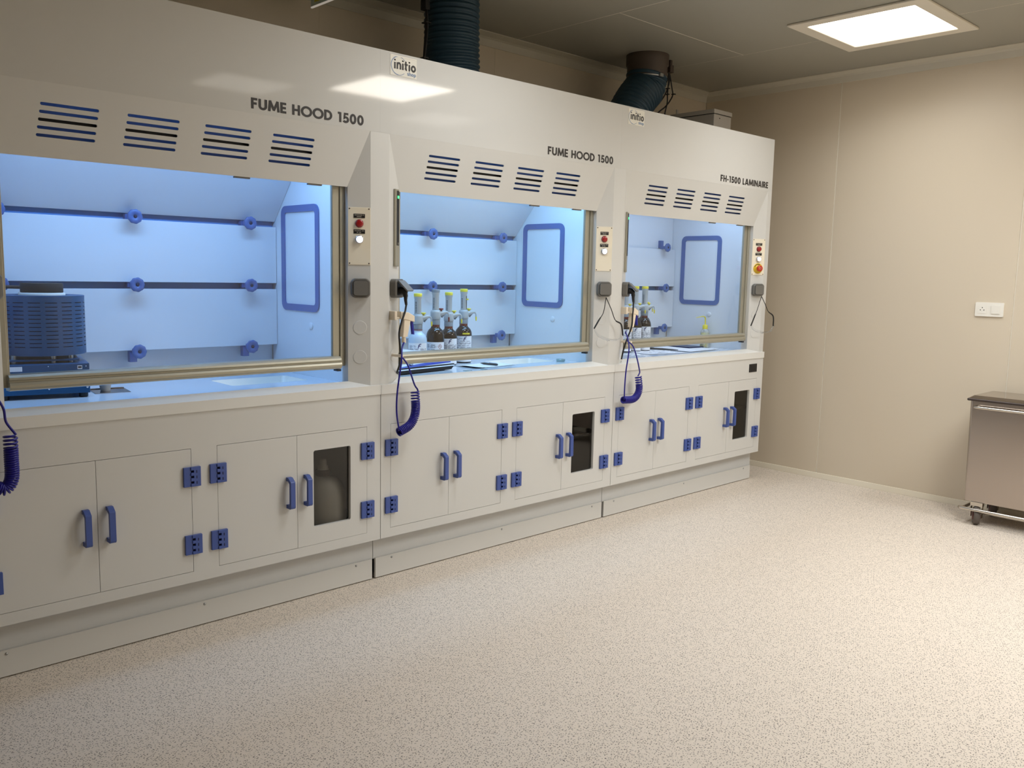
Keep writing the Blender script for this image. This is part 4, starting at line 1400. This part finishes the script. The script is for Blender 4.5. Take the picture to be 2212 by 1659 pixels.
t = thing('exhaust_duct', 'bent blue ribbed exhaust duct with brown collar above the farthest hood', 'duct', (2.05, 0.42, 2.178), group='blue ribbed exhaust ducts')
path = smooth_path([(-0.05, 0.0, 0.0), (0.0, 0.0, 0.10), (0.075, 0.005, 0.19), (0.145, 0.01, 0.255), (0.165, 0.01, 0.335)], 10)
part('bellows', bellows(path, 0.124, 15, depth=0.011), 'duct', t)
part('collar', G().lathe([(0.116, 0.315), (0.120, 0.320), (0.120, 0.385), (0.127, 0.388), (0.127, ZC - 2.178)], 40, c=(0.165, 0.01, 0)), 'collar', t)
part('hose_clamp', G().lathe([(0.119, 0.312), (0.1205, 0.313), (0.1205, 0.321), (0.119, 0.322)], 40, c=(0.165, 0.01, 0)).box(0.13, 0.16, -0.117, -0.108, 0.308, 0.326), 'clamp', t)
t = thing('cable_box', 'small dark cable box under the ceiling right of the bent duct', 'junction box', (2.39, 0.395, ZC - 0.075), group='small ceiling cable boxes')
part('housing', G().box(-0.018, 0.018, -0.018, 0.018, 0.0, 0.045), 'collar', t, bevel=0.003)
part('stem', G().box(-0.008, 0.012, -0.008, 0.008, 0.045, 0.075), 'collar', t)


CABLES = [[(2.375, 2.545), (2.36, 2.50), (2.335, 2.46), (2.315, 2.415), (2.275, 2.365), (2.215, 2.30), (2.20, 2.18)],
          [(2.382, 2.545), (2.378, 2.48), (2.375, 2.42), (2.375, 2.37), (2.355, 2.30), (2.34, 2.18)],
          [(2.392, 2.545), (2.396, 2.51), (2.378, 2.455), (2.345, 2.405), (2.295, 2.355), (2.225, 2.29), (2.205, 2.18)],
          [(2.400, 2.545), (2.427, 2.47), (2.438, 2.43), (2.412, 2.39), (2.37, 2.35), (2.28, 2.285), (2.24, 2.18)]]
cab_lab2 = ['thin black cable hanging nearest the bent duct above the farthest hood', 'thin black cable dropping straightest behind the farthest hood header',
            'thin black cable crossing the straightest one beside the bent duct', 'thin black cable bulging farthest right beside the bent duct']
for k, cp in enumerate(CABLES):
    t = thing('hanging_cable', cab_lab2[k], 'cable', (2.39, 0.395, 2.178), group='cables beside the bent duct')
    part('sheath', G().tube(smooth_path([(x - 2.39, 0.004 * (k - 1.5), z - 2.178) for x, z in cp], 6), 0.0042, 6), 'rubber', t)
    part('cable_tie', G().box(cp[2][0] - 2.39 - 0.006, cp[2][0] - 2.39 + 0.008, -0.012, 0.012, cp[2][1] - 2.178, cp[2][1] - 2.178 + 0.005), 'black', t)

t = thing('sign_plate', 'clear acrylic sign plate hanging from the ceiling at the top of the picture', 'sign', (0.10, 0.70, 2.499))
part('plate', G().box(-0.003, 0.003, -0.36, 0.0, 0.006, ZC - 2.499 - 0.012), 'dish', t)
part('lower_edge', G().box(-0.004, 0.004, -0.36, 0.0, 0.0, 0.006), 'signedge', t)  # faint glow added so the edge shows as a bright line
part('pictogram', G().box(-0.0036, -0.003, -0.09, -0.03, 0.020, 0.045), 'yellow', t)
part('pictogram', G().box(-0.0036, -0.003, -0.15, -0.10, 0.020, 0.060), 'logo_blue', t)
part('mount', G().box(-0.012, 0.012, -0.34, -0.02, ZC - 2.499 - 0.012, ZC - 2.499), 'white', t)

t = thing('control_box', 'grey lidded box standing on top of the farthest fume hood', 'box', (2.745, 0.30, 2.178))
part('housing', G().box(0.004, 0.198, 0.004, 0.34, 0.0, 0.172), 'boxgrey', t, bevel=0.003)
part('lid', G().box(0.0, 0.202, 0.0, 0.344, 0.176, 0.202), 'boxgrey', t, bevel=0.003)
part('gasket', G().box(0.005, 0.197, 0.005, 0.339, 0.172, 0.176), 'black', t)
part('screw', G().lathe([(0.004, 0), (0.004, 0.002), (0, 0.002)], 8, mx=face_front(0.066, 0.004, 0.150)), 'steel_dark', t)
part('lug', G().box(0.01, 0.03, 0.30, 0.306, 0.202, 0.232), 'boxgrey', t)

# ================================================================== right wall switch plate
t = thing('wall_switch', 'white double socket and switch plate on the far cream wall', 'switch', (XW, -1.205, 1.171))
rw = Matrix(((0, 1, 0, 0), (-1, 0, 0, 0), (0, 0, 1, 0), (0, 0, 0, 1)))      # plate x -> -y (to the right in view), plate front (-y) -> -x
part('cover_plate', G().plate(rrect(-0.075, 0.075, -0.040, 0.040, 0.005), [], -0.009, 0.0, mx=rw), 'white', t, bevel=0.0025, seg=3)
so = part('socket', G().plate(rrect(-0.060, -0.013, -0.024, 0.024, 0.003), [], -0.0105, -0.009, mx=rw), 'white', t, bevel=0.001)
for dx, dz in ((-0.046, -0.004), (-0.027, -0.004), (-0.0365, 0.010)):
    part('socket_hole', G().lathe([(0.0028, 0), (0.0028, 0.0009), (0, 0.0009)], 10, mx=rw @ face_front(dx, -0.0105, dz)), 'black', so)
part('rocker', G().plate(rrect(0.012, 0.058, -0.023, 0.023, 0.002), [], -0.0135, -0.009,
     mx=rw @ Matrix.Translation((0, 0, 0)) @ Matrix.Rotation(math.radians(2), 4, 'X')), 'white', t, bevel=0.001)

# ================================================================== stainless bin trolley
t = thing('bin_trolley', 'stainless steel wheeled bin with hinged lid against the far wall', 'bin', (3.0, -1.27, 0))
W_, D_ = 0.48, 0.33
part('body', G().loft([[(0.012, -0.006, 0.125), (0.012, -W_ + 0.006, 0.125), (D_, -W_ + 0.006, 0.125), (D_, -0.006, 0.125)],
                       [(0.0, 0.0, 0.683), (0.0, -W_, 0.683), (D_, -W_, 0.683), (D_, 0.0, 0.683)]]), 'steel', t, bevel=0.012, seg=3)
part('lid_gasket', G().box(-0.014, D_ + 0.004, -W_ - 0.012, 0.014, 0.683, 0.697), 'steel_dark', t, bevel=0.006, seg=3)
part('lid', G().loft([[(-0.010, 0.010, 0.697), (-0.010, -W_ - 0.010, 0.697), (D_, -W_ - 0.010, 0.697), (D_, 0.010, 0.697)],
                      [(0.012, -0.012, 0.713), (0.012, -W_ + 0.012, 0.713), (D_ - 0.02, -W_ + 0.012, 0.713), (D_ - 0.02, -0.012, 0.713)]]), 'steel', t, bevel=0.005, seg=3)
part('push_bar', G().tube(smooth_path([(0.002, -0.030, 0.652), (-0.020, -0.034, 0.652), (-0.030, -0.055, 0.652), (-0.030, -W_ / 2, 0.652), (-0.030, -W_ + 0.055, 0.652), (-0.020, -W_ + 0.034, 0.652), (0.002, -W_ + 0.03, 0.652)], 5), 0.0075, 10), 'steel_rod', t)
fr = [(D_, -0.010, 0.087), (0.05, -0.010, 0.087), (0.0, -0.014, 0.087), (-0.018, -0.032, 0.087), (-0.018, -W_ + 0.032, 0.087), (0.0, -W_ + 0.014, 0.087), (0.05, -W_ + 0.010, 0.087), (D_, -W_ + 0.010, 0.087)]
part('base_rail', G().tube(smooth_path(fr, 5), 0.009, 10), 'steel_rod', t)
part('cross_rod', G().tube([(0.06, -0.07, 0.058), (0.06, -W_ + 0.07, 0.058)], 0.0035, 8), 'steel_rod', t)
for yy in (-0.075, -W_ + 0.075):
    for xx in (0.02, D_ - 0.05):
        cm_ = Matrix.Translation((xx, yy, 0.0502)) @ Matrix.Rotation(0.45 if yy > -0.2 else 0.15, 4, 'Z') @ Matrix.Rotation(math.radians(90), 4, 'X')
        ca = part('castor', G().lathe([(0.012, -0.016), (0.044, -0.016), (0.050, -0.009), (0.050, 0.009), (0.044, 0.016), (0.012, 0.016)], 28, mx=cm_), 'tyre', t)
        part('hub', G().lathe([(0.026, -0.0175), (0.026, 0.0175)], 18, mx=cm_), 'hub', ca)
        part('fork', G().box(xx - 0.010, xx + 0.010, yy - 0.030, yy - 0.027, 0.04, 0.107).box(xx - 0.010, xx + 0.010, yy + 0.027, yy + 0.030, 0.04, 0.107).box(
            xx - 0.014, xx + 0.014, yy - 0.031, yy + 0.031, 0.104, 0.125), 'steel_rod', ca)
